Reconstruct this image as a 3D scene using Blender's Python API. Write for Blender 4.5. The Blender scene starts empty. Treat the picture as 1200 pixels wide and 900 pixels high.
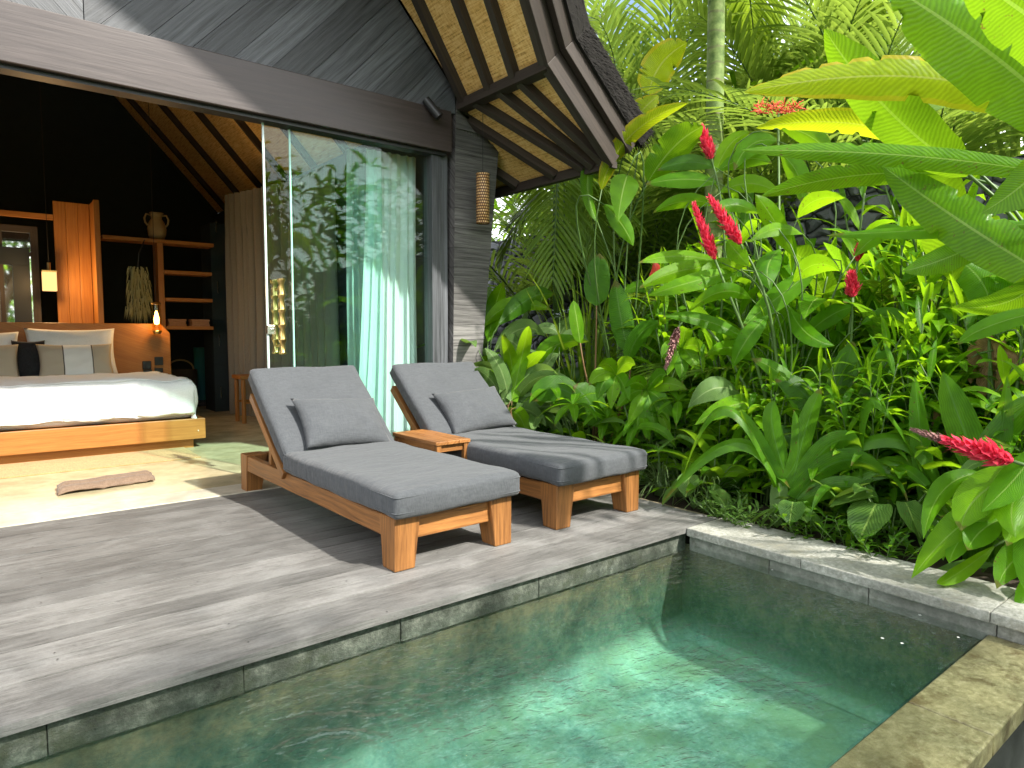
import bpy, math, random
from math import sin, cos, pi, radians, sqrt
from mathutils import Vector, Matrix, noise
V = Vector
random.seed(7)
sc = bpy.context.scene
col = sc.collection
# ------------------------------------------------------------------ camera frame
RM = Matrix(((0.78003181, 0.0453692, -0.62409296), (-0.62572885, 0.06247372, -0.77753485), (0.00371328, 0.99701488, 0.0771203)))
F = 784.085
CAM = V((0, 0, 1.25))
def ray(x, y): return RM @ V((x - 600, 450 - y, -F))
def atz(x, y, z=0.0):
    r = ray(x, y); return CAM + r * ((z - CAM.z) / r.z)
def aty(x, y, Y):
    r = ray(x, y); return CAM + r * (Y / r.y)
def atd(x, y, d):
    r = ray(x, y); return CAM + r * (d / sqrt(r.x ** 2 + r.y ** 2))
def gpos(px, d, z=-0.03):
    p = atd(px, 390, d); p.z = z; return p
# ------------------------------------------------------------------ node helpers
class NT:
    def __init__(s, name):
        s.m = bpy.data.materials.new(name); s.m.use_nodes = True
        s.t = s.m.node_tree; s.t.nodes.clear()
        s.out = s.n('ShaderNodeOutputMaterial')
    def n(s, typ, ins=None, **kw):
        nd = s.t.nodes.new(typ)
        for k, v in kw.items(): setattr(nd, k, v)
        if ins:
            for k, v in ins.items(): s.set(nd, k, v)
        return nd
    def set(s, nd, k, v):
        inp = nd.inputs[k]
        if isinstance(v, bpy.types.NodeSocket): s.t.links.new(v, inp)
        elif isinstance(v, bpy.types.Node): s.t.links.new(v.outputs[0], inp)
        elif isinstance(v, (tuple, list)) and inp.type == 'RGBA' and len(v) == 3: inp.default_value = (*v, 1)
        else: inp.default_value = v
    def math(s, op, a, b=0.0, c=None):
        d = {0: a, 1: b}
        if c is not None: d[2] = c
        return s.n('ShaderNodeMath', d, operation=op).outputs[0]
    def mix(s, f, a, b, bt='MIX'):
        nd = s.n('ShaderNodeMix', data_type='RGBA', blend_type=bt)
        s.set(nd, 0, f); s.set(nd, 6, a); s.set(nd, 7, b)
        return nd.outputs[2]
    def ramp(s, f, stops):
        nd = s.n('ShaderNodeValToRGB', {0: f}); e = nd.color_ramp.elements
        while len(e) < len(stops): e.new(0.5)
        for i, (p, c) in enumerate(stops):
            e[i].position = p; e[i].color = (*c, 1) if len(c) == 3 else c
        return nd.outputs[0]
    def map(s, vec, sc=(1, 1, 1), rot=(0, 0, 0), loc=(0, 0, 0)):
        return s.n('ShaderNodeMapping', {0: vec, 'Scale': sc, 'Rotation': rot, 'Location': loc}).outputs[0]
    def noise(s, vec, scale, detail=4, rough=.55, dist=0):
        return s.n('ShaderNodeTexNoise', {'Vector': vec, 'Scale': scale, 'Detail': detail, 'Roughness': rough, 'Distortion': dist}).outputs[0]
    def bump(s, h, strength=.3, dist=.01, nrm=None):
        d = {'Height': h, 'Strength': strength, 'Distance': dist}
        if nrm is not None: d['Normal'] = nrm
        return s.n('ShaderNodeBump', d).outputs[0]
    def uv(s): return s.n('ShaderNodeTexCoord').outputs['UV']
    def obj(s): return s.n('ShaderNodeTexCoord').outputs['Object']
    def pos(s): return s.n('ShaderNodeNewGeometry').outputs['Position']
    def rnd(s): return s.n('ShaderNodeNewGeometry').outputs['Random Per Island']
    def pbsdf(s, colr, rough=.5, spec=.5, nrm=None, **kw):
        d = {'Base Color': colr, 'Roughness': rough, 'Specular IOR Level': spec}
        if nrm is not None: d['Normal'] = nrm
        d.update(kw)
        return s.n('ShaderNodeBsdfPrincipled', d).outputs[0]
    def fin(s, sh):
        s.t.links.new(sh, s.out.inputs[0]); return s.m

def mat_wood(name, dark, light, rough=.5, gs=1.0, spec=.4, bump=.25, vary=.25, knots=0.0, weather=None):
    """UV u runs along the grain in metres, v across."""
    t = NT(name); uv = t.uv(); r = t.rnd()
    off = t.n('ShaderNodeCombineXYZ', {0: t.math('MULTIPLY', r, 13.7), 1: t.math('MULTIPLY', r, 7.3)}).outputs[0]
    p = t.n('ShaderNodeVectorMath', {0: uv, 1: off}, operation='ADD').outputs[0]
    warp = t.noise(t.map(p, (1.2 * gs, 4 * gs, 1)), 1.6, 2)
    p2 = t.n('ShaderNodeVectorMath', {0: p, 1: t.n('ShaderNodeCombineXYZ', {1: t.math('MULTIPLY', warp, .06)}).outputs[0]}, operation='ADD').outputs[0]
    g = t.noise(t.map(p2, (1.3 * gs, 34 * gs, 1)), 2.2, 6, .62)
    f = t.noise(t.map(p2, (5 * gs, 160 * gs, 1)), 2.0, 3, .6)
    h = t.math('ADD', t.math('MULTIPLY', g, .7), t.math('MULTIPLY', f, .3))
    c = t.ramp(h, [(.32, dark), (.68, light)])
    v = t.math('ADD', t.math('MULTIPLY', r, vary), 1 - vary / 2)
    c = t.mix(1.0, c, t.n('ShaderNodeCombineColor', {0: v, 1: v, 2: v}).outputs[0], 'MULTIPLY')
    if weather:
        w = t.noise(t.pos(), 1.6, 5, .6)
        c = t.mix(t.ramp(w, [(.4, (0, 0, 0)), (.7, (.6, .6, .6))]), c, weather)
    rr = t.math('ADD', t.math('MULTIPLY', g, .2), rough - .1)
    return t.fin(t.pbsdf(c, rr, spec, t.bump(h, bump, .006)))

def mat_plain(name, c, rough=.5, spec=.5, metallic=0, ns=None, nb=.2, var=.0, nscale=8, sheen=0):
    t = NT(name); o = t.obj()
    cc = c
    if var:
        n = t.noise(o, nscale, 5, .6)
        cc = t.mix(n, tuple(x * (1 - var) for x in c), tuple(min(1, x * (1 + var)) for x in c))
    nr = None
    if ns: nr = t.bump(t.noise(o, ns, 4, .6), nb, .004)
    return t.fin(t.pbsdf(cc, rough, spec, nr, Metallic=metallic, **({'Sheen Weight': sheen} if sheen else {})))

def mat_fabric(name, c, c2, scale=420, bump=.25, big=.12, trans=0.0, rough=.9):
    t = NT(name); o = t.obj()
    a = t.noise(t.map(o, (1, .12, .3)), scale, 2, .5); b = t.noise(t.map(o, (.12, 1, .3)), scale, 2, .5)
    w = t.math('MULTIPLY', t.math('ADD', a, b), .5)
    cc = t.ramp(w, [(.38, c), (.62, c2)])
    bg = t.noise(o, 3.5, 4, .6)
    cc = t.mix(t.math('MULTIPLY', bg, big * 2), cc, tuple(x * .6 for x in c))
    hb = t.math('ADD', t.math('MULTIPLY', w, .25), t.noise(t.map(o, (1, 2.2, 1)), 7, 3, .5))
    sh = t.pbsdf(cc, rough, .15, t.bump(hb, bump, .02), **{'Sheen Weight': .15})
    if trans:
        tr = t.n('ShaderNodeBsdfTranslucent', {0: cc}).outputs[0]
        sh = t.n('ShaderNodeMixShader', {0: trans, 1: sh, 2: tr}).outputs[0]
    return t.fin(sh)

def mat_leaf(name, c1, c2, tcol, tr=.42, rough=.34, veins=26, slope=14, mid=(.25, .38, .08), tip=None, vb=.35, spec=.2, blot=None, edge=None, stripes=None):
    t = NT(name); uv = t.uv(); sep = t.n('ShaderNodeSeparateXYZ', {0: uv}); u, v = sep.outputs[0], sep.outputs[1]
    r = t.rnd()
    au = t.math('ABSOLUTE', t.math('SUBTRACT', u, .5))
    ph = t.math('ADD', t.math('SUBTRACT', t.math('MULTIPLY', v, veins), t.math('MULTIPLY', au, slope)), t.math('MULTIPLY', t.noise(t.pos(), 9, 3), 2.4))
    w = t.math('SINE', t.math('MULTIPLY', ph, 2 * pi))
    w01 = t.math('ADD', t.math('MULTIPLY', w, .5), .5)
    c = t.mix(r, c1, c2)
    n = t.noise(t.pos(), 14, 4, .6)
    c = t.mix(t.ramp(n, [(.4, (0, 0, 0)), (.7, (.6, .6, .6))]), c, (c2[0] * 1.5, c2[1] * 1.45, c2[2]))
    c = t.mix(t.math('MULTIPLY', w01, .42), c, tuple(x * .4 for x in c1))
    sp = t.noise(t.pos(), 46, 3, .6); spm = t.math('MULTIPLY', t.math('GREATER_THAN', sp, .665), t.math('GREATER_THAN', t.math('FRACT', t.math('MULTIPLY', r, 7.3)), .45))
    c = t.mix(t.math('MULTIPLY', spm, .75), c, (.17, .12, .03))
    if stripes:
        c = t.mix(t.math('MULTIPLY', t.math('GREATER_THAN', w01, .72), .85), c, stripes)
    m = t.math('LESS_THAN', au, .022)
    c = t.mix(t.math('MULTIPLY', m, .7), c, mid)
    if edge: c = t.mix(t.math('MULTIPLY', t.math('GREATER_THAN', t.math('ADD', au, t.math('MULTIPLY', n, .12)), .46), .8), c, edge)
    if tip:
        tb = t.math('ADD', t.math('MULTIPLY', v, 1.0), t.math('MULTIPLY', n, .35))
        tb = t.math('MULTIPLY', t.math('GREATER_THAN', tb, 1.1), t.math('GREATER_THAN', r, .55))
        c = t.mix(t.math('MULTIPLY', tb, .8), c, tip)
    if blot:
        b = t.noise(t.pos(), 5.5, 5, .65)
        c = t.mix(t.ramp(b, [(.58, (0, 0, 0)), (.66, (.9, .9, .9))]), c, blot)
    nr = t.bump(t.math('ADD', t.math('MULTIPLY', w, .5), n), vb, .004)
    sh = t.pbsdf(c, rough, spec, nr)
    tc = t.mix(t.math('MULTIPLY', w01, .25), tcol, tuple(x * .5 for x in tcol))
    tc = t.mix(t.math('MULTIPLY', r, .5), tc, c); tc = t.mix(t.math('MULTIPLY', spm, .8), tc, (.14, .08, .02))
    tl = t.n('ShaderNodeBsdfTranslucent', {0: tc, 'Normal': nr}).outputs[0]
    return t.fin(t.n('ShaderNodeMixShader', {0: tr, 1: sh, 2: tl}).outputs[0])

def schlick(t, f0, nrm=None):
    g = t.n('ShaderNodeNewGeometry')
    n = nrm if nrm is not None else g.outputs['Normal']
    d = t.math('ABSOLUTE', t.n('ShaderNodeVectorMath', {0: n, 1: g.outputs['Incoming']}, operation='DOT_PRODUCT').outputs['Value'])
    return t.math('ADD', t.math('MULTIPLY', t.math('POWER', t.math('SUBTRACT', 1, d), 5), 1 - f0), f0)

def mat_glass(name, tint, f0=.055):
    t = NT(name)
    tr = t.n('ShaderNodeBsdfTransparent', {0: tint}).outputs[0]
    gl = t.n('ShaderNodeBsdfGlossy', {0: (.95, 1, .97), 'Roughness': .0}).outputs[0]
    return t.fin(t.n('ShaderNodeMixShader', {0: schlick(t, f0), 1: tr, 2: gl}).outputs[0])

# ------------------------------------------------------------------ mesh builder
class MB:
    def __init__(s): s.v = []; s.f = []; s.uv = []; s.mi = []
    def add(s, vs, fs, uvs=None, m=0):
        o = len(s.v); s.v.extend([tuple(p) for p in vs])
        for k, f in enumerate(fs):
            s.f.append([o + i for i in f]); s.mi.append(m)
            if uvs is None: s.uv.append([(0, 0)] * len(f))
            elif isinstance(uvs[0], list): s.uv.append(uvs[k])
            else: s.uv.append([uvs[i] for i in f])
    def hexa(s, c, grain=None, m=0):
        c = [V(p) for p in c]
        fs = [(0, 3, 2, 1), (4, 5, 6, 7), (0, 1, 5, 4), (1, 2, 6, 5), (2, 3, 7, 6), (3, 0, 4, 7)]
        if grain is None:
            e = [c[1] - c[0], c[3] - c[0], c[4] - c[0]]; grain = max(e, key=lambda x: x.length)
        g = V(grain).normalized(); ou, ov = random.random() * 5, random.random() * 5
        uvs = []
        for f in fs:
            n = (c[f[1]] - c[f[0]]).cross(c[f[2]] - c[f[0]])
            if n.length < 1e-9: n = V((0, 0, 1))
            n.normalize(); t = g - n * g.dot(n)
            if t.length < .2:
                t = n.orthogonal()
                uvs.append([((c[i]).dot(t.normalized()) * .2 + ou, c[i].dot(n.cross(t).normalized()) + ov) for i in f])
                continue
            t.normalize(); b = n.cross(t)
            uvs.append([(c[i].dot(t) + ou, c[i].dot(b) + ov) for i in f])
        s.add(c, fs, uvs, m)
    def box(s, x0, x1, y0, y1, z0, z1, grain=None, m=0):
        s.hexa([(x0, y0, z0), (x1, y0, z0), (x1, y1, z0), (x0, y1, z0), (x0, y0, z1), (x1, y0, z1), (x1, y1, z1), (x0, y1, z1)], grain, m)
    def beam(s, a, b, up, w, h, m=0, h0=0.0):
        """bar from a to b, width w across, from h0 to h0+h along up"""
        a, b, up = V(a), V(b), V(up); d = (b - a).normalized(); sd = d.cross(up).normalized() * (w / 2)
        u = sd.cross(d).normalized()
        if u.dot(up) < 0: u = -u
        q = []
        for hh in (h0, h0 + h):
            q += [a - sd + u * hh, a + sd + u * hh, b + sd + u * hh, b - sd + u * hh]
        s.hexa(q, d, m)
    def prism(s, poly, off, m=0, grain=None):
        n = len(poly); a = [V(p) for p in poly]; off = V(off); b = [p + off for p in a]
        g = V(grain).normalized() if grain is not None else (a[1] - a[0]).normalized()
        nn = off.normalized(); t = (g - nn * g.dot(nn)).normalized(); bt = nn.cross(t)
        ou, ov = random.random() * 5, random.random() * 5
        U = lambda p: (p.dot(t) + ou, p.dot(bt) + ov)
        fs = [list(range(n))[::-1], [n + i for i in range(n)]]; uvs = [[U(a[i]) for i in fs[0]], [U(b[i - n]) for i in fs[1]]]
        P = a + b
        for i in range(n):
            j = (i + 1) % n; f = [i, j, n + j, n + i]; fs.append(f)
            uvs.append([(U(P[k])[0], U(P[k])[1] + (P[k] - a[0]).dot(nn)) for k in f])
        s.add(P, fs, uvs, m)
    def tube(s, pts, rad, n=8, m=0, cap=True):
        pts = [V(p) for p in pts]; vs = []; uv = []; L = 0
        if not isinstance(rad, (list, tuple)): rad = [rad] * len(pts)
        ref = None
        for i, p in enumerate(pts):
            d = (pts[min(i + 1, len(pts) - 1)] - pts[max(i - 1, 0)]).normalized()
            if ref is None: ref = d.orthogonal().normalized()
            a = (ref - d * ref.dot(d))
            a = a.normalized() if a.length > 1e-6 else d.orthogonal().normalized()
            ref = a; b = d.cross(a)
            if i: L += (p - pts[i - 1]).length
            for k in range(n):
                an = 2 * pi * k / n
                vs.append(p + (a * cos(an) + b * sin(an)) * rad[i]); uv.append((L, an * .1))
        fs = []
        for i in range(len(pts) - 1):
            for k in range(n):
                k2 = (k + 1) % n; fs.append((i * n + k, i * n + k2, (i + 1) * n + k2, (i + 1) * n + k))
        if cap: fs.append(tuple(range(n))[::-1]); fs.append(tuple((len(pts) - 1) * n + k for k in range(n)))
        s.add(vs, fs, uv, m)
    def lathe(s, prof, c, n=24, m=0):
        c = V(c); s.tube2 = None; vs = []; uv = []
        for r, z in prof:
            for k in range(n):
                a = 2 * pi * k / n; vs.append(c + V((r * cos(a), r * sin(a), z))); uv.append((k / n, z))
        fs = []
        for i in range(len(prof) - 1):
            for k in range(n):
                k2 = (k + 1) % n; fs.append((i * n + k, i * n + k2, (i + 1) * n + k2, (i + 1) * n + k))
        s.add(vs, fs, uv, m)
    def grid(s, fn, nu, nv, m=0):
        vs = []; uv = []
        for j in range(nv + 1):
            for i in range(nu + 1):
                vs.append(fn(i / nu, j / nv)); uv.append((i / nu, j / nv))
        fs = [(j * (nu + 1) + i, j * (nu + 1) + i + 1, (j + 1) * (nu + 1) + i + 1, (j + 1) * (nu + 1) + i) for j in range(nv) for i in range(nu)]
        s.add(vs, fs, uv, m)
    def roundbox(s, dims, r, n=8, puff=0.0, wr=0.0, T=None, m=0, seed=0):
        hx, hy, hz = [d / 2 for d in dims]
        for ax in range(3):
            for sg in (-1, 1):
                def fn(a, b, ax=ax, sg=sg):
                    p = [0, 0, 0]; o = [(1, 2), (2, 0), (0, 1)][ax]
                    p[ax] = sg; p[o[0]] = (a * 2 - 1) * sg; p[o[1]] = b * 2 - 1
                    q = V((p[0] * hx, p[1] * hy, p[2] * hz))
                    inn = V((max(-hx + r, min(hx - r, q.x)), max(-hy + r, min(hy - r, q.y)), max(-hz + r, min(hz - r, q.z))))
                    d = q - inn
                    if d.length > 1e-9: q = inn + d.normalized() * r
                    q.z += puff * (1 - p[0] ** 4) * (1 - p[1] ** 4) * p[2]
                    q.y += puff * .6 * (1 - p[2] ** 2) * p[1] * (1 - p[0] ** 4); q.x += puff * .6 * (1 - p[2] ** 2) * p[0] * (1 - p[1] ** 4)
                    if wr: q += V((0, 0, 1)) * noise.noise(V((q.x * 5 + seed, q.y * 5, q.z * 5))) * wr
                    return T @ q if T else q
                g = lambda a: a * .25 + (.5 - .5 * cos(pi * a)) * .75
                s.grid(lambda a, b: fn(g(a), g(b)), max(n, int(dims[(ax + 1) % 3] / .05)), max(n, int(dims[(ax + 2) % 3] / .05)), m)
    def build(s, name, mats, parent=None, smooth=False, bevel=0, weld=False, thick=0, seg=2):
        me = bpy.data.meshes.new(name); me.from_pydata(s.v, [], s.f)
        uvl = me.uv_layers.new(name='UVMap')
        flat = [c for f in s.uv for p in f for c in p]
        uvl.data.foreach_set('uv', flat)
        if not isinstance(mats, (list, tuple)): mats = [mats]
        for m in mats: me.materials.append(m)
        me.polygons.foreach_set('material_index', s.mi)
        if smooth: me.polygons.foreach_set('use_smooth', [True] * len(s.f))
        me.update()
        o = bpy.data.objects.new(name, me); col.objects.link(o)
        if parent: o.parent = parent
        if weld: w = o.modifiers.new('w', 'WELD'); w.merge_threshold = .0005
        if thick: k = o.modifiers.new('t', 'SOLIDIFY'); k.thickness = thick; k.offset = 0
        if bevel: b = o.modifiers.new('b', 'BEVEL'); b.width = bevel; b.segments = seg; b.limit_method = 'ANGLE'
        return o

def tag(o, label=None, cat=None, group=None, kind=None):
    if label: o['label'] = label
    if cat: o['category'] = cat
    if group: o['group'] = group
    if kind: o['kind'] = kind
    return o
def empty(name, loc=(0, 0, 0), rz=0, label=None, cat=None, group=None):
    o = bpy.data.objects.new(name, None); o.empty_display_size = .2; col.objects.link(o)
    o.location = loc; o.rotation_euler = (0, 0, rz); tag(o, label, cat, group); return o
def copy_tree(o, parent=None):
    c = o.copy(); col.objects.link(c)
    if parent: c.parent = parent
    for ch in [x for x in o.children]: copy_tree(ch, c)
    return c
def flat(name, x0, x1, y0, y1, z, m, kind='structure', sub=1):
    b = MB(); b.grid(lambda u, v: (x0 + (x1 - x0) * u, y0 + (y1 - y0) * v, z), sub, sub)
    return tag(b.build(name, m), kind=kind)
#MARK1
# ------------------------------------------------------------------ world, sun, camera
SUN = V((.20, -.69, .70)).normalized()
w = bpy.data.worlds.new('World'); sc.world = w; w.use_nodes = True
nt = w.node_tree; nt.nodes.clear()
sky = nt.nodes.new('ShaderNodeTexSky'); sky.sky_type = 'NISHITA'; sky.sun_disc = False
sky.sun_elevation = math.asin(SUN.z); sky.sun_rotation = math.atan2(SUN.x, SUN.y); sky.air_density = 1.0; sky.dust_density = 2.5
tc = nt.nodes.new('ShaderNodeTexCoord'); nz = nt.nodes.new('ShaderNodeTexNoise'); nz.inputs['Scale'].default_value = 2.2; nz.inputs['Detail'].default_value = 7
cr = nt.nodes.new('ShaderNodeValToRGB'); cr.color_ramp.elements[0].position = .36; cr.color_ramp.elements[1].position = .56
mx = nt.nodes.new('ShaderNodeMix'); mx.data_type = 'RGBA'; mx.inputs[7].default_value = (11, 11.2, 11.4, 1)
bg = nt.nodes.new('ShaderNodeBackground'); bg.inputs[1].default_value = .15
wo = nt.nodes.new('ShaderNodeOutputWorld')
L = nt.links.new
L(tc.outputs['Generated'], nz.inputs[0]); L(nz.outputs[0], cr.inputs[0]); L(cr.outputs[0], mx.inputs[0]); L(sky.outputs[0], mx.inputs[6])
L(mx.outputs[2], bg.inputs[0]); L(bg.outputs[0], wo.inputs[0])
ld = bpy.data.lights.new('sun', 'SUN'); ld.energy = 4.6; ld.angle = radians(1.6); ld.color = (1, .95, .86)
lo = bpy.data.objects.new('sun', ld); col.objects.link(lo); lo.rotation_euler = SUN.to_track_quat('Z', 'Y').to_euler(); lo.location = SUN * 30
cd = bpy.data.cameras.new('camera'); cd.lens = F / 1200 * 36; cd.sensor_width = 36; cd.clip_start = .05; cd.clip_end = 1000
co = bpy.data.objects.new('camera', cd); col.objects.link(co); co.matrix_world = Matrix.Translation(CAM) @ RM.to_4x4(); sc.camera = co
sc.view_settings.view_transform = 'Standard'; sc.view_settings.look = 'None'; sc.view_settings.exposure = 1.18; sc.view_settings.gamma = 1
cy = sc.cycles; cy.max_bounces = 10; cy.diffuse_bounces = 5; cy.glossy_bounces = 4; cy.transmission_bounces = 6; cy.transparent_max_bounces = 16
cy.caustics_reflective = False; cy.caustics_refractive = False; cy.use_denoising = True; cy.sample_clamp_indirect = 6

# ------------------------------------------------------------------ materials
M = {}
t = NT('weathered deck wood'); uv = t.uv(); r = t.rnd(); p0 = t.pos()
off_ = t.n('ShaderNodeCombineXYZ', {0: t.math('MULTIPLY', r, 17.7), 1: t.math('MULTIPLY', r, 7.3)}).outputs[0]
p = t.n('ShaderNodeVectorMath', {0: uv, 1: off_}, operation='ADD').outputs[0]
g1 = t.noise(t.map(p, (2.2, 30, 1)), 1.6, 7, .68, .4); g2 = t.noise(t.map(p, (9, 150, 1)), 1.5, 3, .6); bl = t.noise(t.map(p0, (1, 2.0, 1)), 2.1, 7, .68, .5); fl = t.noise(p0, 75, 3, .7)
h = t.math('ADD', t.math('ADD', t.math('MULTIPLY', g1, .5), t.math('MULTIPLY', g2, .22)), t.math('ADD', t.math('MULTIPLY', bl, .2), t.math('MULTIPLY', fl, .12)))
c = t.ramp(h, [(.34, (.045, .043, .041)), (.5, (.108, .105, .10)), (.68, (.19, .185, .178))])
c = t.mix(t.ramp(bl, [(.46, (0, 0, 0)), (.66, (.7, .7, .7))]), c, t.mix(fl, (.13, .128, .122), (.235, .232, .225)))
v = t.math('ADD', t.math('MULTIPLY', r, .5), .72)
c = t.mix(1.0, c, t.n('ShaderNodeCombineColor', {0: v, 1: v, 2: v}).outputs[0], 'MULTIPLY')
M['deck'] = t.fin(t.pbsdf(c, .6, .35, t.bump(h, .9, .008)))
M['teak'] = mat_wood('oiled teak', (.075, .026, .007), (.40, .175, .05), .45, .7, .4, .4, .5)
M['bedwood'] = mat_wood('honey teak', (.25, .09, .018), (.42, .18, .04), .45, .6, .4, .12, .2)
M['char'] = mat_wood('charred timber', (.014, .0155, .018), (.115, .122, .135), .55, .45, .5, 1.0, .8)
M['colchar'] = mat_wood('weathered charred timber', (.022, .021, .020), (.205, .197, .19), .75, .55, .3, 1.0, .7)
M['beam'] = mat_wood('dark brown beam', (.026, .018, .017), (.066, .05, .047), .38, .5, .5, .15, .1)
M['rafter'] = mat_wood('dark rafter', (.022, .016, .013), (.055, .042, .034), .6, .7, .4, .3, .3)
M['barge'] = mat_wood('grey brown barge board', (.016, .011, .008), (.046, .034, .026), .6, .7, .35, .4, .2)
M['black'] = mat_plain('black metal', (.012, .013, .014), .45, .5)
M['darkwall'] = mat_plain('dark teal plaster', (.020, .032, .036), .7, .3, ns=30, nb=.15, var=.2)
M['brass'] = mat_plain('brass', (.62, .42, .16), .28, .5, 1.0, ns=40, nb=.1)
M['steel'] = mat_plain('steel', (.75, .75, .73), .25, .5, 1.0)
M['aluedge'] = mat_plain('polished glass edge', (.55, .68, .66), .2, .6)
M['lounge'] = mat_fabric('grey outdoor fabric', (.062, .067, .074), (.082, .088, .096), 170, .55, .2)
M['curtain'] = mat_fabric('greige curtain', (.22, .205, .175), (.28, .265, .23), 300, .1, .05, .2)
M['sheer'] = mat_fabric('pale sheer curtain', (.80, .82, .80), (.86, .88, .86), 300, .1, .02, .35)
M['greysheer'] = mat_fabric('grey sheer curtain', (.46, .47, .46), (.55, .56, .55), 300, .1, .04, .3)
M['linen'] = mat_fabric('white linen', (.72, .73, .74), (.82, .82, .82), 300, .18, .03)
M['beige'] = mat_fabric('beige linen', (.42, .37, .29), (.52, .47, .38), 260, .2, .05)
M['blackcloth'] = mat_fabric('black cloth', (.015, .015, .017), (.03, .03, .032), 300, .2, .05)
M['brownmat'] = mat_fabric('brown towelling', (.135, .09, .06), (.20, .14, .10), 200, .5, .1)
M['teal'] = mat_plain('teal foam', (.02, .17, .20), .6, .3, ns=90, nb=.2)
M['glass'] = mat_glass('door glass', (.875, .985, .955), .019)
M['pottery'] = mat_plain('ochre pottery', (.30, .21, .10), .6, .4, ns=25, nb=.2, var=.25)
M['paper'] = mat_plain('book covers', (.30, .16, .09), .7, .3, var=.3, nscale=30)
# woven bamboo for soffit: strips along Y seen as fine lines
t = NT('woven bamboo'); uv = t.uv()
n1 = t.noise(t.map(uv, (1.6, 24, 1)), 3, 4, .65); n2 = t.noise(t.map(uv, (26, 9, 1)), 2, 3, .6); n3 = t.noise(uv, 1.7, 3)
hh = t.math('ADD', t.math('MULTIPLY', n1, .65), t.math('MULTIPLY', n2, .35))
c = t.ramp(hh, [(.36, (.20, .08, .015)), (.46, (.74, .43, .13)), (.58, (.95, .70, .32))])
c = t.mix(t.math('MULTIPLY', n3, .5), c, (.74, .42, .12))
M['bamboo'] = t.fin(t.pbsdf(c, .5, .4, t.bump(hh, .6, .008)))
# lantern weave
t = NT('lantern rattan'); uv = t.uv()
wv = t.n('ShaderNodeTexBrick', {'Vector': t.map(uv, (9, 15, 1)), 'Color1': (.78, .54, .27, 1), 'Color2': (.56, .32, .12, 1), 'Mortar': (.10, .04, .012, 1), 'Scale': 1.0, 'Mortar Size': .1, 'Row Height': .4})
M['rattan'] = t.fin(t.pbsdf(wv.outputs[0], .5, .4, t.bump(wv.outputs[1], -.5, .004)))
# pale stone
def mat_stone(name, c1, c2, c3, sc1=26, rough=.75, nb=.3, lich=None):
    t = NT(name); p = t.pos()
    a = t.noise(p, sc1, 5, .7); b = t.noise(p, 3.2, 5, .6); d = t.noise(p, 160, 2, .5)
    c = t.ramp(a, [(.3, c1), (.55, c2), (.75, c3)])
    c = t.mix(t.ramp(b, [(.42, (0, 0, 0)), (.68, (.65, .65, .65))]), c, tuple(x * .62 for x in c1))
    if lich: c = t.mix(t.ramp(t.noise(p, 7, 6, .7), [(.52, (0, 0, 0)), (.64, (.8, .8, .8))]), c, lich)
    return t.fin(t.pbsdf(c, rough, .35, t.bump(t.math('ADD', a, t.math('MULTIPLY', d, .5)), nb, .006)))
M['coping'] = mat_stone('pale coping stone', (.165, .168, .14), (.32, .32, .285), (.47, .465, .42), 44, .75, .5, (.22, .21, .165))
M['fascia'] = mat_stone('grey green stone', (.022, .027, .019), (.085, .096, .077), (.19, .20, .165), 20, .75, .8, (.04, .048, .026))
M['endwall'] = mat_stone('grey pool end stone', (.13, .135, .115), (.24, .245, .215), (.36, .36, .32), 18, .75, .5, (.10, .11, .075))
M['wetcurb'] = mat_stone('wet mossy curb stone', (.13, .12, .055), (.24, .225, .115), (.38, .36, .22), 34, .35, .5, (.075, .055, .022))
M['spill'] = mat_stone('dark wet stone', (.015, .018, .016), (.03, .035, .032), (.05, .055, .05), 12, .25, .3)
M['threshold'] = mat_stone('cream threshold stone', (.37, .345, .27), (.45, .42, .34), (.52, .49, .41), 12, .45, .05)
M['floor'] = mat_stone('polished concrete', (.40, .34, .20), (.50, .43, .27), (.56, .49, .33), 5, .2, .03)
def mat_pool(name, c1, c2, c3, patch, algae_and_shade):
    t = NT(name); p = t.pos()
    a = t.noise(p, 11, 7, .72); b = t.noise(p, 1.7, 6, .7); d = t.noise(p, 42, 3, .6); sepz = t.n('ShaderNodeSeparateXYZ', {0: p}).outputs[2]
    h = t.math('ADD', t.math('MULTIPLY', a, .7), t.math('MULTIPLY', d, .3))
    c = t.ramp(h, [(.34, c1), (.5, c2), (.66, c3)])
    c = t.mix(t.ramp(b, [(.42, (0, 0, 0)), (.62, (.8, .8, .8))]), c, patch)
    if algae_and_shade:   # brown algae film near the water line, plus painted shade on the walls
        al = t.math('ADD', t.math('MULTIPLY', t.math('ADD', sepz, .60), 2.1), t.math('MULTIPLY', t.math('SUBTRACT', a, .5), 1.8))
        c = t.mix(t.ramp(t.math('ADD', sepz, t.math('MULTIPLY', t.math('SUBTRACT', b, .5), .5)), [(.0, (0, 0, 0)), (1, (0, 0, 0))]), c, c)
        lowm = t.math('ADD', t.math('MULTIPLY', t.math('ADD', sepz, .735), 5.0), t.math('MULTIPLY', t.math('SUBTRACT', a, .5), 1.2))   # shade of the walls put into a darker green
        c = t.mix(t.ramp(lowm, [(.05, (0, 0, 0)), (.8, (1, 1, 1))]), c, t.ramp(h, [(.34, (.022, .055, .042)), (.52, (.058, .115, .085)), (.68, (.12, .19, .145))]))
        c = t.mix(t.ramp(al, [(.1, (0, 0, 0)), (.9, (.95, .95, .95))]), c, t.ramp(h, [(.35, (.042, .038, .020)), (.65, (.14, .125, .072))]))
    return t.fin(t.pbsdf(c, .7, .3, t.bump(h, .4, .01)))
M['pool'] = mat_pool('green sukabumi stone', (.075, .165, .135), (.16, .31, .25), (.31, .48, .40), (.17, .28, .16), True)
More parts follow.
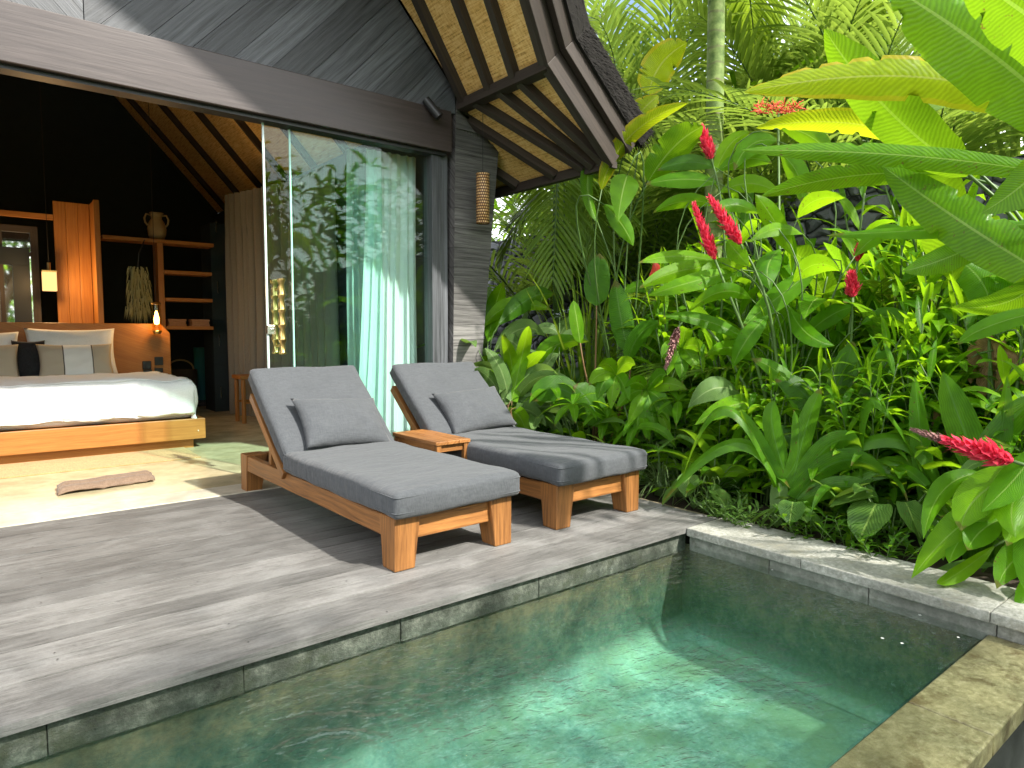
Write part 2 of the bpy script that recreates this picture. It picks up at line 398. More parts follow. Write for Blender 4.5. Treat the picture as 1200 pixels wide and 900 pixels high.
# water: clear film above a green absorbing volume
t = NT('pool water'); p = t.pos()
r1 = t.noise(t.map(p, (1, 1.7, 1), (0, 0, .6)), 12, 3, .55, .8); r2 = t.noise(p, 34, 2, .5, .3); amp = t.noise(t.map(p, loc=(2.3, .4, 0)), .9, 2)
dd = t.n('ShaderNodeVectorMath', {0: p, 1: (.82, 1.92, -.118)}, operation='DISTANCE').outputs['Value']
dw = t.math('ADD', dd, t.math('MULTIPLY', t.noise(p, 5, 3), .16))
ring = t.math('MULTIPLY', t.math('ADD', t.math('SINE', t.math('MULTIPLY', dw, 74)), t.math('MULTIPLY', t.math('SINE', t.math('MULTIPLY', dw, 121)), .5)), t.ramp(dd, [(.0, (.5, .5, .5)), (.15, (1, 1, 1)), (.75, (0, 0, 0))]))   # rings running out from the inlet
r1 = t.math('ADD', r1, t.math('MULTIPLY', ring, .2))
hgt = t.math('MULTIPLY', t.math('ADD', r1, t.math('MULTIPLY', r2, .3)), t.math('ADD', .3, t.ramp(amp, [(.42, (0, 0, 0)), (.62, (1, 1, 1))])))
nr = t.bump(hgt, .6, .045)
sh = t.n('ShaderNodeMixShader', {0: schlick(t, .05, nr), 1: t.n('ShaderNodeBsdfTransparent', {0: (.98, 1, .99, 1)}).outputs[0], 2: t.n('ShaderNodeBsdfGlossy', {'Roughness': .02, 'Normal': nr}).outputs[0]}).outputs[0]
va = t.n('ShaderNodeVolumeAbsorption', {0: (.58, .92, .83, 1), 1: .5}).outputs[0]
t.t.links.new(va, t.out.inputs['Volume'])
M['water'] = t.fin(sh)
# lava stone wall
t = NT('lava stone'); p = t.pos(); pw = t.n('ShaderNodeVectorMath', {0: p, 1: t.n('ShaderNodeVectorMath', {0: t.n('ShaderNodeTexNoise', {'Vector': p, 'Scale': 4.0}).outputs[1], 1: (.14, .14, .14)}, operation='MULTIPLY').outputs[0]}, operation='ADD').outputs[0]
pm = t.map(pw, (1, 1, 1.35))
v1 = t.n('ShaderNodeTexVoronoi', {'Vector': pm, 'Scale': 4.6}, feature='DISTANCE_TO_EDGE').outputs[0]
v2 = t.n('ShaderNodeTexVoronoi', {'Vector': pm, 'Scale': 4.6}).outputs['Color']
g = t.n('ShaderNodeSeparateColor', {0: v2}).outputs[0]; fn_ = t.noise(p, 40, 5, .7)
c = t.mix(g, (.10, .107, .122), (.27, .28, .31)); c = t.mix(t.math('MULTIPLY', fn_, .5), c, (.09, .093, .10))
gap = t.ramp(v1, [(.0, (0, 0, 0)), (.09, (1, 1, 1))]); c = t.mix(gap, (.008, .008, .009), c)
hb = t.math('ADD', t.ramp(v1, [(0, (0, 0, 0)), (.2, (1, 1, 1))]), t.math('MULTIPLY', fn_, .25))
M['lava'] = t.fin(t.pbsdf(c, .8, .3, t.bump(hb, 1.0, .06)))
M['soil'] = mat_stone('dark soil', (.02, .014, .009), (.04, .028, .018), (.065, .05, .03), 30, .95, .8)
M['ground'] = mat_stone('earth and grass', (.03, .04, .015), (.05, .065, .02), (.07, .08, .03), 4, .95, .3)
M['pebble'] = mat_stone('dry litter', (.20, .16, .10), (.34, .29, .20), (.46, .41, .31), 40, .9, .9)
M['thatch'] = mat_wood('black thatch', (.006, .006, .006), (.024, .021, .018), .85, 1.6, .15, .5, .5)
def mat_emit(name, c, st):
    t = NT(name); return t.fin(t.n('ShaderNodeEmission', {0: c, 1: st}).outputs[0])
M['bulb'] = mat_emit('warm bulb', (1, .55, .16), 9)
M['lampshade'] = mat_emit('lit lamp shade', (1, .55, .2), .8)
M['mirror'] = mat_plain('mirror', (.8, .82, .82), .03, .5, 1.0)

# ------------------------------------------------------------------ setting
flat('ground', -250, 250, -250, 250, -1.05, M['ground'])
# pool deck of long boards
b = MB(); y = 2.585; k = 0
while y < 5.28:
    wv_ = .152 if y + .152 < 5.2 else 5.29 - y
    x = -4.2
    while x < 3.87:
        x2 = 3.87
        b.box(max(x, -4.2), x2 - .003, y, y + wv_ - random.choice((.006, .009, .012)), -.034 + (.0015 if k % 2 else 0), random.uniform(-.002, .002), (1, 0, 0)); x = x2; k += 1
    y += wv_
for jx in range(14):
    for jy in range(17):
        for e_ in (.03, .115):
            if random.random() < .8: continue
            x_ = -4 + jx * .6 + random.uniform(-.02, .02); y_ = 2.585 + jy * .152 + e_ + random.uniform(-.008, .008)
            if x_ < 3.8 and y_ < 5.25: b.add([(x_ + .0042 * cos(a_), y_ + .0042 * sin(a_), .0035) for a_ in [k_ * pi / 3 for k_ in range(6)]], [(0, 1, 2, 3, 4, 5)], None, 1)
deck = tag(b.build('pool_deck', [M['deck'], M['black']]), kind='structure')
flat('deck_underside', -4.2, 3.87, 2.66, 5.29, -.05, M['spill'])
b = MB(); b.box(-2.35, 3.62, 5.293, 5.606, -.1, .004, (1, 0, 0)); tag(b.build('threshold', M['threshold'], bevel=.004), kind='structure')
b = MB(); b.box(-2.35, 3.62, 5.61, 13.65, -.1, 0, (1, 0, 0)); tag(b.build('room_floor', M['floor']), kind='structure')
# pool basin
b = MB()
WL = -.118; FLR = -.74
def basin(u, v):   # floor coved up into the walls
    L_ = [(0, 0), (.5, 0)]
    x = -3.4 + 6.972 * u
    return x
prof_y = [(.947, -.125), (.947, -.30), (.95, -.5)] + [(.947 + .22 * (1 - cos(a)) + .0, FLR + .22 * (1 - sin(a))) for a in [k * pi / 12 for k in range(1, 7)]] + [(1.4, FLR), (1.8, FLR), (2.2, FLR)] + [(2.648 - .22 * (1 - cos(a)), FLR + .22 * (1 - sin(a))) for a in [k * pi / 12 for k in range(6, 0, -1)]] + [(2.648, -.5), (2.648, -.30), (2.648, -.125)]
b.add([(x_, y_, z_) for x_ in (-3.4, -1, 1, 2.4, 3.58) for y_, z_ in prof_y], [(i * len(prof_y) + k, i * len(prof_y) + k + 1, (i + 1) * len(prof_y) + k + 1, (i + 1) * len(prof_y) + k) for i in range(4) for k in range(len(prof_y) - 1)])
prof_x = [(3.572 - .07 * (1 - cos(a)), FLR + .003 + .07 * (1 - sin(a))) for a in [k * pi / 12 for k in range(6, -1, -1)]] + [(3.572, -.3), (3.572, -.125)]
b.add([(x_, y_, z_) for y_ in (.94, 2.66) for x_, z_ in prof_x], [(k, k + 1, len(prof_x) + k + 1, len(prof_x) + k) for k in range(len(prof_x) - 1)])
b.add([(-3.4, .9, FLR), (-3.4, 2.7, FLR), (-3.4, 2.7, -.05), (-3.4, .9, -.05)], [(0, 1, 2, 3)])
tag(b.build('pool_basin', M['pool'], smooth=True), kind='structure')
b = MB(); b.box(-3.4, 3.568, 2.633, 2.6465, WL - .006, WL + .003, (1, 0, 0)); tag(b.build('pool_lip', M['coping']), kind='structure')
b = MB(); b.box(-3.39, 3.568, .951, 2.6325, FLR - .02, WL)
tag(b.build('pool_water', M['water']), kind='structure')
# stone fascia blocks under the deck edge
b = MB(); x = -3.4
while x < 3.57:
    x2 = min(3.57, x + random.uniform(.62, .85)); b.box(x, x2 - .0025, 2.624 + random.uniform(-.005, .005), 2.72, -.165, -.040 - random.uniform(0, .004), (1, 0, 0)); x = x2
tag(b.build('pool_edge_stone', M['fascia'], bevel=.004), kind='structure')
b = MB()
ys = [2.583, 1.82, .93, -.4, -1.6, -3.2]
for i in range(len(ys) - 1): b.box(3.515, 3.95, ys[i + 1] + .003, ys[i], -.052, .002, (0, 1, 0))
tag(b.build('pool_coping', M['coping'], bevel=.006), kind='structure')
b = MB(); yy = 2.598
while yy > -3.2:
    b.box(3.565, 3.93, yy - .56, yy - .004, -.16, -.056, (0, 1, 0)); yy -= .56
b.box(3.58, 3.93, -3.2, 2.59, -1.05, -.165)
tag(b.build('pool_end_wall', M['endwall'], bevel=.004), kind='structure')
b = MB(); xx = 3.56
while xx > -3.4:
    b.box(xx - .9, xx - .003, .672, .945, -.2, -.118, (1, 0, 0)); xx -= .9
tag(b.build('overflow_curb', M['wetcurb'], bevel=.008, seg=3), kind='structure')
b = MB(); b.box(-3.4, 3.58, .70, .944, -1.05, -.204); b.box(-3.4, 3.58, .69, .699, -1.0, -.21)
tag(b.build('overflow_wall', M['spill']), kind='structure')
# planting bed with gentle mounds
b = MB()
def bedf(u, v):
    x = 3.94 + 3.1 * u; y = -6 + 20 * v
    return (x, y, -.045 + .12 * noise.noise(V((x * 1.1, y * 1.1, 0))) * min(1, (x - 3.94) * 2) + .05 * u)
b.grid(bedf, 24, 120); tag(b.build('planting_bed', M['soil'], smooth=True), kind='structure')
b = MB(); b.grid(lambda u, v: (3.85 + .1 * u, 2.62 + 12 * v, -.02), 2, 20); b.grid(lambda u, v: (3.72 + .3 * u, 3.35 + 2.2 * v, -.008 + .012 * noise.noise(V((u * 3, v * 20, 1)))), 8, 40); tag(b.build('gravel_strip', M['pebble']), kind='structure')

# ------------------------------------------------------------------ villa
T1 = math.tan(radians(47.7)); T2 = math.tan(radians(41)); XF, ZF, XR = 3.764, 3.472, .68
z1 = lambda x: ZF + (XF - x) * T1
z2 = lambda x: ZF - (x - XF) * T2
ZR = z1(XR); XE = 4.53; YB = 13.65
villa = empty('villa', (.68, 9, 0), 0, 'thatched villa of charred timber with open glass front facing the pool', 'villa')
def vp(b, name, m, **k):
    o = b.build(name, m, villa, **k); o.matrix_parent_inverse = Matrix.Translation(V((.68, 9, 0))).inverted(); return o
mir = lambda x: 2 * XR - x
b = MB(); b.box(-2.40, 3.63, 5.45, 5.66, 2.955, 3.335, (1, 0, 0)); vp(b, 'lintel_beam', M['beam'], bevel=.006)
b = MB(); b.box(-2.4, 3.60, 5.50, 5.63, 2.925, 2.952, (1, 0, 0)); vp(b, 'door_track', M['black'])
# gable boards in a chevron
def clip(poly, a, bb, c):   # keep a*x+b*y<=c
    out = []
    for i in range(len(poly)):
        p, q_ = poly[i], poly[(i + 1) % len(poly)]; dp = a * p[0] + bb * p[1] - c; dq = a * q_[0] + bb * q_[1] - c
        if dp <= 0: out.append(p)
        if dp * dq < 0:
            tt = dp / (dp - dq); out.append((p[0] + (q_[0] - p[0]) * tt, p[1] + (q_[1] - p[1]) * tt))
    return out
b = MB()
reg = [(XR + .003, 3.337), (3.70, 3.337), (3.70, z1(3.70) - .0), (XR + .003, ZR)]
ca, sa = cos(radians(47)), sin(radians(47)); wd = .215
for sgn in (1, -1):
    k = -22
    while k < 30:
        o_ = k * wd
        pl = clip(clip(reg, -sa, ca, o_ + wd - .003), sa, -ca, -o_)
        pl = [(x, z) for x, z in pl]
        if len(pl) >= 3:
            P = [((x if sgn == 1 else mir(x)), 5.50 + random.uniform(-.004, .004), z) for x, z in pl]
            yy = P[0][1]; P = [(p[0], yy, p[2]) for p in P]
            b.prism(P, (0, .03, 0), 0, (ca * sgn, 0, sa))
        k += 1
vp(b, 'gable_boards', M['char'])
b = MB(); b.prism([(-2.34, 5.54, 3.337), (3.70, 5.54, 3.337), (3.70, 5.54, z1(3.70)), (XR, 5.54, ZR), (mir(3.70), 5.54, z1(3.70))], (0, .09, 0)); vp(b, 'gable_wall', M['darkwall'])
# columns of stacked charred boards
for sg in (1, -1):
    b = MB(); z = 0
    while z < 3.36:
        hgt_ = .188 if z > .1 else .2; zt = min(3.40, z + hgt_)
        xr = lambda zz: 3.925 + .0985 * zz
        xl = lambda zz: 3.655 + .016 * zz
        zt_r = min(zt - .003, z2(xr(zt)) + .06)
        c8 = []
        for zz, y_ in ((z, 0), (zt - .003, 0)):
            c8 += [(xl(zz), 5.50, zz), (xr(zz), 5.50, zz if zz == z else zt_r), (xr(zz), 5.74, zz if zz == z else zt_r), (xl(zz), 5.74, zz)]
        if sg < 0: c8 = [(mir(p[0]), p[1], p[2]) for p in c8]
        b.hexa(c8, (1, 0, 0)); z = zt
    core = [(3.68, 5.515, 0), (3.90, 5.515, 0), (xr(3.05) - .03, 5.515, 3.05), (xr(3.05) - .03, 5.515, z2(xr(3.05) - .03) + .03), (3.76, 5.515, ZF + .02), (3.72, 5.515, ZF + .02)]
    b.prism([(p[0] if sg > 0 else mir(p[0]), p[1], p[2]) for p in core], (0, .21, 0), 0, (0, 0, 1))
    vp(b, 'column', M['colchar'])
for sg in (1, -1):
    b = MB(); x = lambda a: a if sg == 1 else mir(a)
    b.box(min(x(3.455), x(3.555)), max(x(3.455), x(3.555)), 5.53, 5.68, 0, 2.95); b.box(min(x(3.56), x(3.652)), max(x(3.56), x(3.652)), 5.56, 5.70, 0, 2.95); vp(b, 'window_frame', M['char'], bevel=.004)
    b = MB(); b.box(min(x(3.62), x(3.74)), max(x(3.62), x(3.74)), 5.745, YB, 0, 3.42); vp(b, 'side_wall', M['darkwall'])
b = MB(); b.prism([(mir(3.74), YB, 0), (3.74, YB, 0), (3.74, YB, z1(3.74)), (XR, YB, ZR), (mir(3.74), YB, z1(3.74))], (0, .12, 0)); vp(b, 'back_wall', M['darkwall'])
# roof: soffit sheets
KX = .43
def yfront(x): return 4.19 - KX * (XF - x) if x < XF else 4.19
b = MB()
for sg in (1, -1):
    X_ = lambda a: a if sg == 1 else mir(a)
    for (ya, yb) in ((None, 5.47), (5.66, YB)):
        A = [(X_(XR), 4.19 - KX * (XF - XR) if ya is None else ya, ZR), (X_(XF), 4.19 if ya is None else ya, ZF), (X_(XF), yb, ZF), (X_(XR), yb, ZR)]
        b.add(A, [(0, 1, 2, 3)], [(p[1], abs(p[0] - XR) / .673) for p in A])
    A = [(X_(XF), 4.19, ZF), (X_(XE), 4.19, z2(XE)), (X_(XE), YB, z2(XE)), (X_(XF), YB, ZF)]
    b.add(A, [(0, 1, 2, 3)], [(p[1], abs(p[0] - XF) / .75) for p in A])
vp(b, 'soffit', M['bamboo'])
n1v = V((sin(radians(47.7)), 0, cos(radians(47.7)))); n2v = V((sin(radians(41)), 0, cos(radians(41))))
def rafter(a, bb, up, w_=.07, h=.085):
    for sg in (1, -1):
        f = lambda p: V(p) if sg == 1 else V((mir(p[0]), p[1], p[2]))
        q_ = MB(); q_.beam(f(a), f(bb), f(up) - V((mir(0), 0, 0)) * (0 if sg == 1 else 1), w_, h, h0=-h + .004)
        vp(q_, 'rafter', M['rafter'])
for yf, kk in ((5.40, .30), (4.99, .42), (4.63, .46), (4.245, .45)):
    rafter((XF, yf, ZF), (XR, yf - kk * (XF - XR), ZR), n1v)
for i in range(8): rafter((XF, 13.0 - i * 1.02, ZF), (XR, 13.0 - i * 1.02, ZR), n1v)
for ya, ye in ((4.245, 4.225), (4.617, 4.29), (4.92, 4.43), (5.305, 4.55), (5.66, 4.945), (6.2, 5.54), (6.9, 6.3), (8, 7.6), (9.2, 8.9)):
    rafter((XF, ya, ZF), (XE, ye, z2(XE)), n2v)
for sg in (1, -1):
    X_ = lambda a: a if sg == 1 else mir(a)
    b = MB(); b.box(X_(XF) - .06, X_(XF) + .06, 4.19, 5.48, ZF - .1, ZF - .012, (0, 1, 0)); b.box(X_(XF) - .06, X_(XF) + .06, 5.76, YB, ZF - .1, ZF - .012, (0, 1, 0)); vp(b, 'purlin', M['rafter'])
    b = MB(); b.box(X_(XE) - .035, X_(XE) + .03, 4.19, YB, z2(XE) - .09, z2(XE) - .002, (0, 1, 0)); vp(b, 'eave_board', M['rafter'])
# stepped barge boards and thatch above, following ridge - fold - eave
def off(k, d):
    nm = (n1v + n2v).normalized(); sc_ = d / nm.dot(n1v)
    R0 = V((XR, 4.19 - KX * (XF - XR), ZR)) + V((0, 0, d / n1v.z)); F0 = V((XF, 4.19, ZF)) + nm * sc_; E0 = V((XE + .01, 4.19, z2(XE + .01))) + n2v * d
    return [p + V((0, -k, 0)) for p in (R0, F0, E0)]
def board(name, m, d0, d1, y0, y1, ext=0, **kw):
    for sg in (1, -1):
        b = MB(); lo = off(y0, d0); hi = off(y0, d1)
        e = V((cos(radians(41)), 0, -sin(radians(41)))) * ext; lo[2] += e; hi[2] += e
        f = lambda p: p if sg == 1 else V((mir(p.x), p.y, p.z))
        for i in range(2):
            Q = [lo[i], lo[i + 1], hi[i + 1], hi[i]]; bk = V((0, y0 - y1, 0))
            b.hexa([f(p) for p in Q] + [f(p + bk * 1.0) for p in Q], f(lo[i + 1]) - f(lo[i]))
        vp(b, name, m, **kw)
board('barge_board', M['barge'], -.10, .055, .03, -.02, 0, bevel=.005)
board('barge_fillet', M['rafter'], .05, .11, .02, -.03, 0)
board('barge_board', M['barge'], .085, .225, .10, .035, .03, bevel=.005)
# thatch slab
for sg in (1, -1):
    b = MB(); rnd = random.Random(3)
    f = lambda p: p if sg == 1 else V((mir(p.x), p.y, p.z))
    lo = off(.13, .215); hi = off(.13, .43); e = V((cos(radians(41)), 0, -sin(radians(41)))) * .06; lo[2] += e; hi[2] += e * 1.6
    for i in range(2):
        Q = [lo[i], lo[i + 1], hi[i + 1], hi[i]]
        b.hexa([f(p) for p in Q] + [f(V((p.x, YB + .4, p.z))) for p in Q], f(lo[i + 1]) - f(lo[i]))
    # ragged fibres along the verge and the eave
    for i in range(2):
        for k in range(900 if i else 500):
            tt = rnd.random(); s_ = rnd.random()
            p = lo[i].lerp(lo[i + 1], tt).lerp(hi[i].lerp(hi[i + 1], tt), s_)
            d = (lo[i + 1] - lo[i]).normalized()
            tipv = d * rnd.uniform(.02, .10) + V((0, -rnd.uniform(.005, .05), 0)) + n2v * rnd.uniform(-.02, .045)
            sd = n2v * .004
            A = [f(p - sd), f(p + sd), f(p + tipv)]
            b.add(A, [(0, 1, 2)], [(0, 0), (0, .01), (.1, .005)])
    for k in range(1500):
        yy = rnd.uniform(4.05, 9.5); s_ = rnd.random(); p = lo[2].lerp(hi[2], s_); p = V((p.x, yy, p.z)); p2 = p + V((.05 + .04 * rnd.random(), rnd.uniform(-.02, .02), -.02 - .1 * rnd.random()))
        b.add([f(p + V((0, -.005, 0))), f(p + V((0, .005, 0))), f(p2)], [(0, 1, 2)], [(0, 0), (0, .01), (.1, .005)])
    vp(b, 'thatch', M['thatch'])
# glazing
def pane(x0, x1, y_):
    b = MB(); b.box(x0, x1, y_, y_ + .012, .01, 2.93)
    return b
o = vp(pane(2.13, 3.46, 5.615), 'window_pane', M['glass'])
b = MB(); b.box(2.118, 2.130, 5.612, 5.63, .01, 2.93); e_ = b.build('pane_edge', M['aluedge'], o)
door = vp(pane(1.90, 2.95, 5.575), 'glass_door', M['glass'])
b = MB(); b.box(1.885, 1.90, 5.572, 5.59, .01, 2.93); b.build('door_edge', M['aluedge'], door)
def bamboo_bar(x, y_):
    b = MB(); z0, z1_ = 1.06, 1.67; prof = []; N = 5
    for i in range(N + 1):
        zc = z0 + (z1_ - z0) * i / N; prof += [(.021, zc - .035), (.031, zc - .008), (.034, zc), (.031, zc + .008)] if i else [(.02, zc), (.034, zc + .008), (.024, zc + .02)]
    prof += [(.033, z1_ + .01), (.0, z1_ + .012)]
    prof.sort(key=lambda p: p[1]); prof = [(.0, z0)] + prof
    b.lathe(prof, (x, y_, 0), 14)
    for zz in (1.13, 1.6): b.tube([(x, y_, zz), (x, 5.58 if y_ < 5.58 else 5.585, zz)], .012, 8)
    return b
bamboo_bar(1.985, 5.50).build('handle', M['brass'], door, smooth=True)
bamboo_bar(1.985, 5.66).build('handle', M['brass'], door, smooth=True)
b = MB(); b.box(1.885, 1.955, 5.556, 5.604, 1.225, 1.30); b.lathe([(0, 0), (.018, 0), (.018, .012), (0, .012)], (1.925, 5.55, 1.262), 12); b.build('lock', M['steel'], door, bevel=.003)
#MARK2
# ------------------------------------------------------------------ loungers
def make_lounger():
    r = empty('sun_lounger')
    b = MB()  # frame: local x across (-.39..+.39), y from foot (0) to head (2.40)
    for s in (-1, 1): b.box(*sorted((s * .335, s * .388)), .12, 2.39, .165, .282, (0, 1, 0))
    b.box(-.33, .33, .03, .075, .15, .27, (1, 0, 0)); b.box(-.33, .33, 2.345, 2.395, .17, .284, (1, 0, 0))
    for i in range(8): b.box(-.335, .335, .14 + i * .165, .14 + i * .165 + .11, .262, .284, (1, 0, 0))
    b.build('frame', M['teak'], r, bevel=.005)
    for s in (-1, 1):
        for (y0, y1, sy) in ((.0, .165, 1), (2.25, 2.40, -1)):
            b = MB(); zt = .287 if sy > 0 else .29
            xo, xi, xi2 = s * .395, s * .235, s * .272
            ya, yb, yb2 = (y0, y1, y1 - .035) if sy > 0 else (y1, y0, y0 + .03)
            b.hexa([(xo, ya, 0), (xi2, ya, 0), (xi2, yb2, 0), (xo, yb2, 0), (xo, ya, zt), (xi, ya, zt), (xi, yb, zt), (xo, yb, zt)] if s * sy < 0 else
                   [(xi2, ya, 0), (xo, ya, 0), (xo, yb2, 0), (xi2, yb2, 0), (xi, ya, zt), (xo, ya, zt), (xo, yb, zt), (xi, yb, zt)], (0, 0, 1))
            if sy < 0: b.v = [(x, y, z) for x, y, z in b.v]
            b.build('leg', M['teak'], r, bevel=.007, seg=3)
    al = radians(39.5); T = lambda a, n: V((0, 1.47 + a * cos(al) - n * sin(al), .315 + a * sin(al) + n * cos(al)))
    b = MB()
    for s in (-1, 1):
        p, q_ = T(-.03, -.055), T(.76, -.055); b.beam(p + V((s * .392, 0, 0)), q_ + V((s * .392, 0, 0)), T(0, 1) - T(0, 0), .045, .062, h0=-.02)
    for i in range(7):
        p = T(.05 + i * .108, 0); b.beam(p + V((-.368, 0, 0)), p + V((.368, 0, 0)), T(0, 1) - T(0, 0), .07, .018, h0=-.012)
    b.build('backrest_frame', M['teak'], r, bevel=.004)
    for s in (-1, 1):
        b = MB(); b.beam(T(.42, -.03) + V((s * .345, 0, 0)), V((s * .345, T(.42, 0).y + .05, .255)), (0, 1, .3), .04, .045, h0=-.02); b.build('strut', M['teak'], r, bevel=.003)
    b = MB(); TT = Matrix.Translation((0, .70, .365))
    b.roundbox((.845, 1.52, .145), .034, 8, .009, .012, TT, seed=1)
    def welt(b, hx, hy, z, TT, rc=.03):
        pts = []
        for cx, cy_, a0 in ((hx - rc, hy - rc, 0), (-hx + rc, hy - rc, 90), (-hx + rc, -hy + rc, 180), (hx - rc, -hy + rc, 270)):
            for k in range(5): a = radians(a0 + k * 22.5); pts.append(TT @ V((cx + rc * cos(a), cy_ + rc * sin(a), z)))
        b.tube(pts + [pts[0]], .003, 6, cap=False)
    so = b.build('seat_cushion', M['lounge'], r, smooth=True, weld=True)
    b = MB(); welt(b, .4225, .76, .041, TT); welt(b, .4225, .76, -.041, TT); b.build('piping', M['lounge'], so, smooth=True)
    c_ = T(.435, .088); TT = Matrix.Translation(c_) @ Matrix.Rotation(al, 4, 'X')
    b = MB(); b.roundbox((.845, .87, .135), .034, 8, .009, .010, TT, seed=5); bo = b.build('back_cushion', M['lounge'], r, smooth=True, weld=True)
    b = MB(); welt(b, .4225, .435, .036, TT); welt(b, .4225, .435, -.036, TT); b.build('piping', M['lounge'], bo, smooth=True)
    return r, T, al
lg1, LT, LAL = make_lounger()
lg1.location = (2.045, 3.03, 0); lg1.rotation_euler.z = radians(1.2)
tag(lg1, 'teak sun lounger with grey cushions standing nearer to the bed and open doorway', 'sun lounger', 'sun loungers on the pool deck')
lg2 = copy_tree(lg1); lg2.location = (3.215, 3.06, 0); lg2.rotation_euler.z = radians(.3)
lg2['label'] = 'teak sun lounger with grey cushions standing beside the garden plants'
def pillow(w_, h_, t_, seed=0, n=22, pw=2.6):
    b = MB()
    for s in (-1, 1):
        def fn(u, v):
            x, y = u * 2 - 1, v * 2 - 1
            e = max(0, (1 - abs(x) ** pw)) ** .55 * max(0, (1 - abs(y) ** pw)) ** .55
            px = x * w_ / 2 * (1 - .07 * (1 - abs(y) ** 2) * abs(x) ** 3 * 1.0); py_ = y * h_ / 2 * (1 - .09 * (1 - abs(x) ** 2) * abs(y) ** 3)
            wr = noise.noise(V((x * 3 + seed, y * 3, s))) * .018 + noise.noise(V((x * 9 + seed, y * 4, s * 2))) * .009 * (abs(x) ** 2 + .3)
            return V((px, py_, s * (t_ / 2 * e + wr * e)))
        f2 = (lambda u, v: fn(u, v)) if s > 0 else (lambda u, v: fn(1 - u, v))
        b.grid(f2, n, n)
    return b
def place_pillow(b, name, m, T, label, cat, group=None):
    o = b.build(name, m, smooth=True, weld=True); o.matrix_world = T; tag(o, label, cat, group); return o
for lg, dx, lab, rz in ((lg1, .045, 'grey scatter pillow leaning on the backrest of the lounger nearer the bed', 3), (lg2, .06, 'grey scatter pillow leaning on the backrest of the lounger beside the plants', -3)):
    base = Matrix.Translation(lg.location) @ Matrix.Rotation(lg.rotation_euler.z, 4, 'Z')
    TT = base @ Matrix.Translation((dx, 1.50, .60)) @ Matrix.Rotation(radians(rz), 4, 'Y') @ Matrix.Rotation(radians(46), 4, 'X')
    place_pillow(pillow(.66, .44, .17, seed=dx * 100), 'scatter_pillow', M['lounge'], TT, lab, 'pillow', 'grey scatter pillows on the loungers')
# side table
st = empty('side_table', (2.655, 4.30, 0), radians(1), 'small square teak side table between the two sun loungers', 'side table')
b = MB()
for i in range(3): b.box(-.15 + i * .1, -.15 + i * .1 + .098, -.32, .30, .445, .472, (0, 1, 0))
b.build('table_top', M['teak'], st, bevel=.004)
b = MB(); b.box(-.125, .125, -.29, -.26, .39, .44); b.box(-.125, .125, .24, .27, .39, .44); b.box(-.125, -.1, -.26, .24, .39, .44); b.box(.1, .125, -.26, .24, .39, .44); b.build('apron', M['teak'], st, bevel=.003)
for sx in (-1, 1):
    for y_ in (-.29, .27): b = MB(); b.box(*sorted((sx * .14, sx * .10)), y_ - .02, y_ + .02, 0, .444); b.build('leg', M['teak'], st, bevel=.003)
# lantern
lp = aty(565.8, 262, 5.33); lt = empty('hanging_lantern', (lp.x, lp.y, lp.z), 0, 'long cylindrical woven rattan lantern hanging from the eave by the column', 'lantern')
b = MB(); b.lathe([(.06, 0), (.064, .004), (.064, .47), (.06, .475), (.056, .47), (.056, .004), (.06, 0)], (0, 0, 0), 28)
b.v = [(x, y, z * 1.0) for x, y, z in b.v]; b.build('lamp_shade', M['rattan'], lt, smooth=True)
for z_ in (.004, .12, .24, .36, .47): b = MB(); b.lathe([(.0645, z_ - .006), (.068, z_), (.0645, z_ + .006)], (0, 0, 0), 28); b.build('hoop', M['rattan'], lt, smooth=True)
b = MB(); b.tube([(0, 0, .46), (0, 0, z2(lp.x) - lp.z)], .003, 6); b.tube([(-.06, 0, .46), (0, 0, .50), (.06, 0, .46)], .003, 6); b.build('cord', M['black'], lt)
# spotlight on the beam end
sp = aty(507, 127, 5.40); so = empty('spotlight', sp, 0, 'small black spotlight fixed to the beam end beside the column', 'spotlight')
b = MB(); d = (aty(517, 138, 5.33) - aty(500, 117, 5.41)); d.normalize()
b.tube([-d * .10, -d * .098, d * .098, d * .10], [.03, .042, .042, .03], 16); b.build('lamp_body', M['black'], so, smooth=False)
b = MB(); b.tube([(0, 0, 0), (.04, .06, -.01), (.07, .09, -.02)], .012, 8); b.box(.05, .12, .06, .10, -.08, .05); b.build('bracket', M['black'], so)

# ------------------------------------------------------------------ curtains
def curtain(name, path, z0, z1c, amp, waves, m, label, flare=None, seed=0):
    P = [V((*p, 0)) for p in path]; n = 170; b = MB()
    def pt(u):
        f = u * (len(P) - 1); i = min(int(f), len(P) - 2); return P[i].lerp(P[i + 1], f - i), (P[i + 1] - P[i]).normalized()
    def fn(u, v):
        p, d = pt(u); nn = V((-d.y, d.x, 0))
        ph = 2 * pi * (waves * u + .5 * noise.noise(V((u * 4 + seed, v * .8, 0)))); a = amp * (.75 + .5 * noise.noise(V((u * 7, seed, v * 1.2)))) * (.8 + .3 * (1 - v))
        q_ = p + nn * a * sin(ph) + d * a * .5 * sin(2 * ph + 1)
        if flare: q_ += V((flare(u, v), 0, 0))
        return V((q_.x, q_.y, z0 + (z1c - z0) * v))
    b.grid(fn, n, 14)
    o = b.build(name, m, smooth=True); return tag(o, label, 'curtain', 'long drapes inside the glass front')
curtain('curtain', [(2.99, 10.55), (3.16, 9.9), (3.40, 8.9), (3.44, 7.75)], .01, 3.25, .075, 15, M['curtain'], 'greige drape in the dark corner beside the open door, far from the column', seed=2)
curtain('curtain', [(2.80, 5.95), (3.02, 5.96)], .01, 2.95, .045, 4, M['greysheer'], 'grey drape hanging behind the glass, left of the bright sheer one', seed=5)
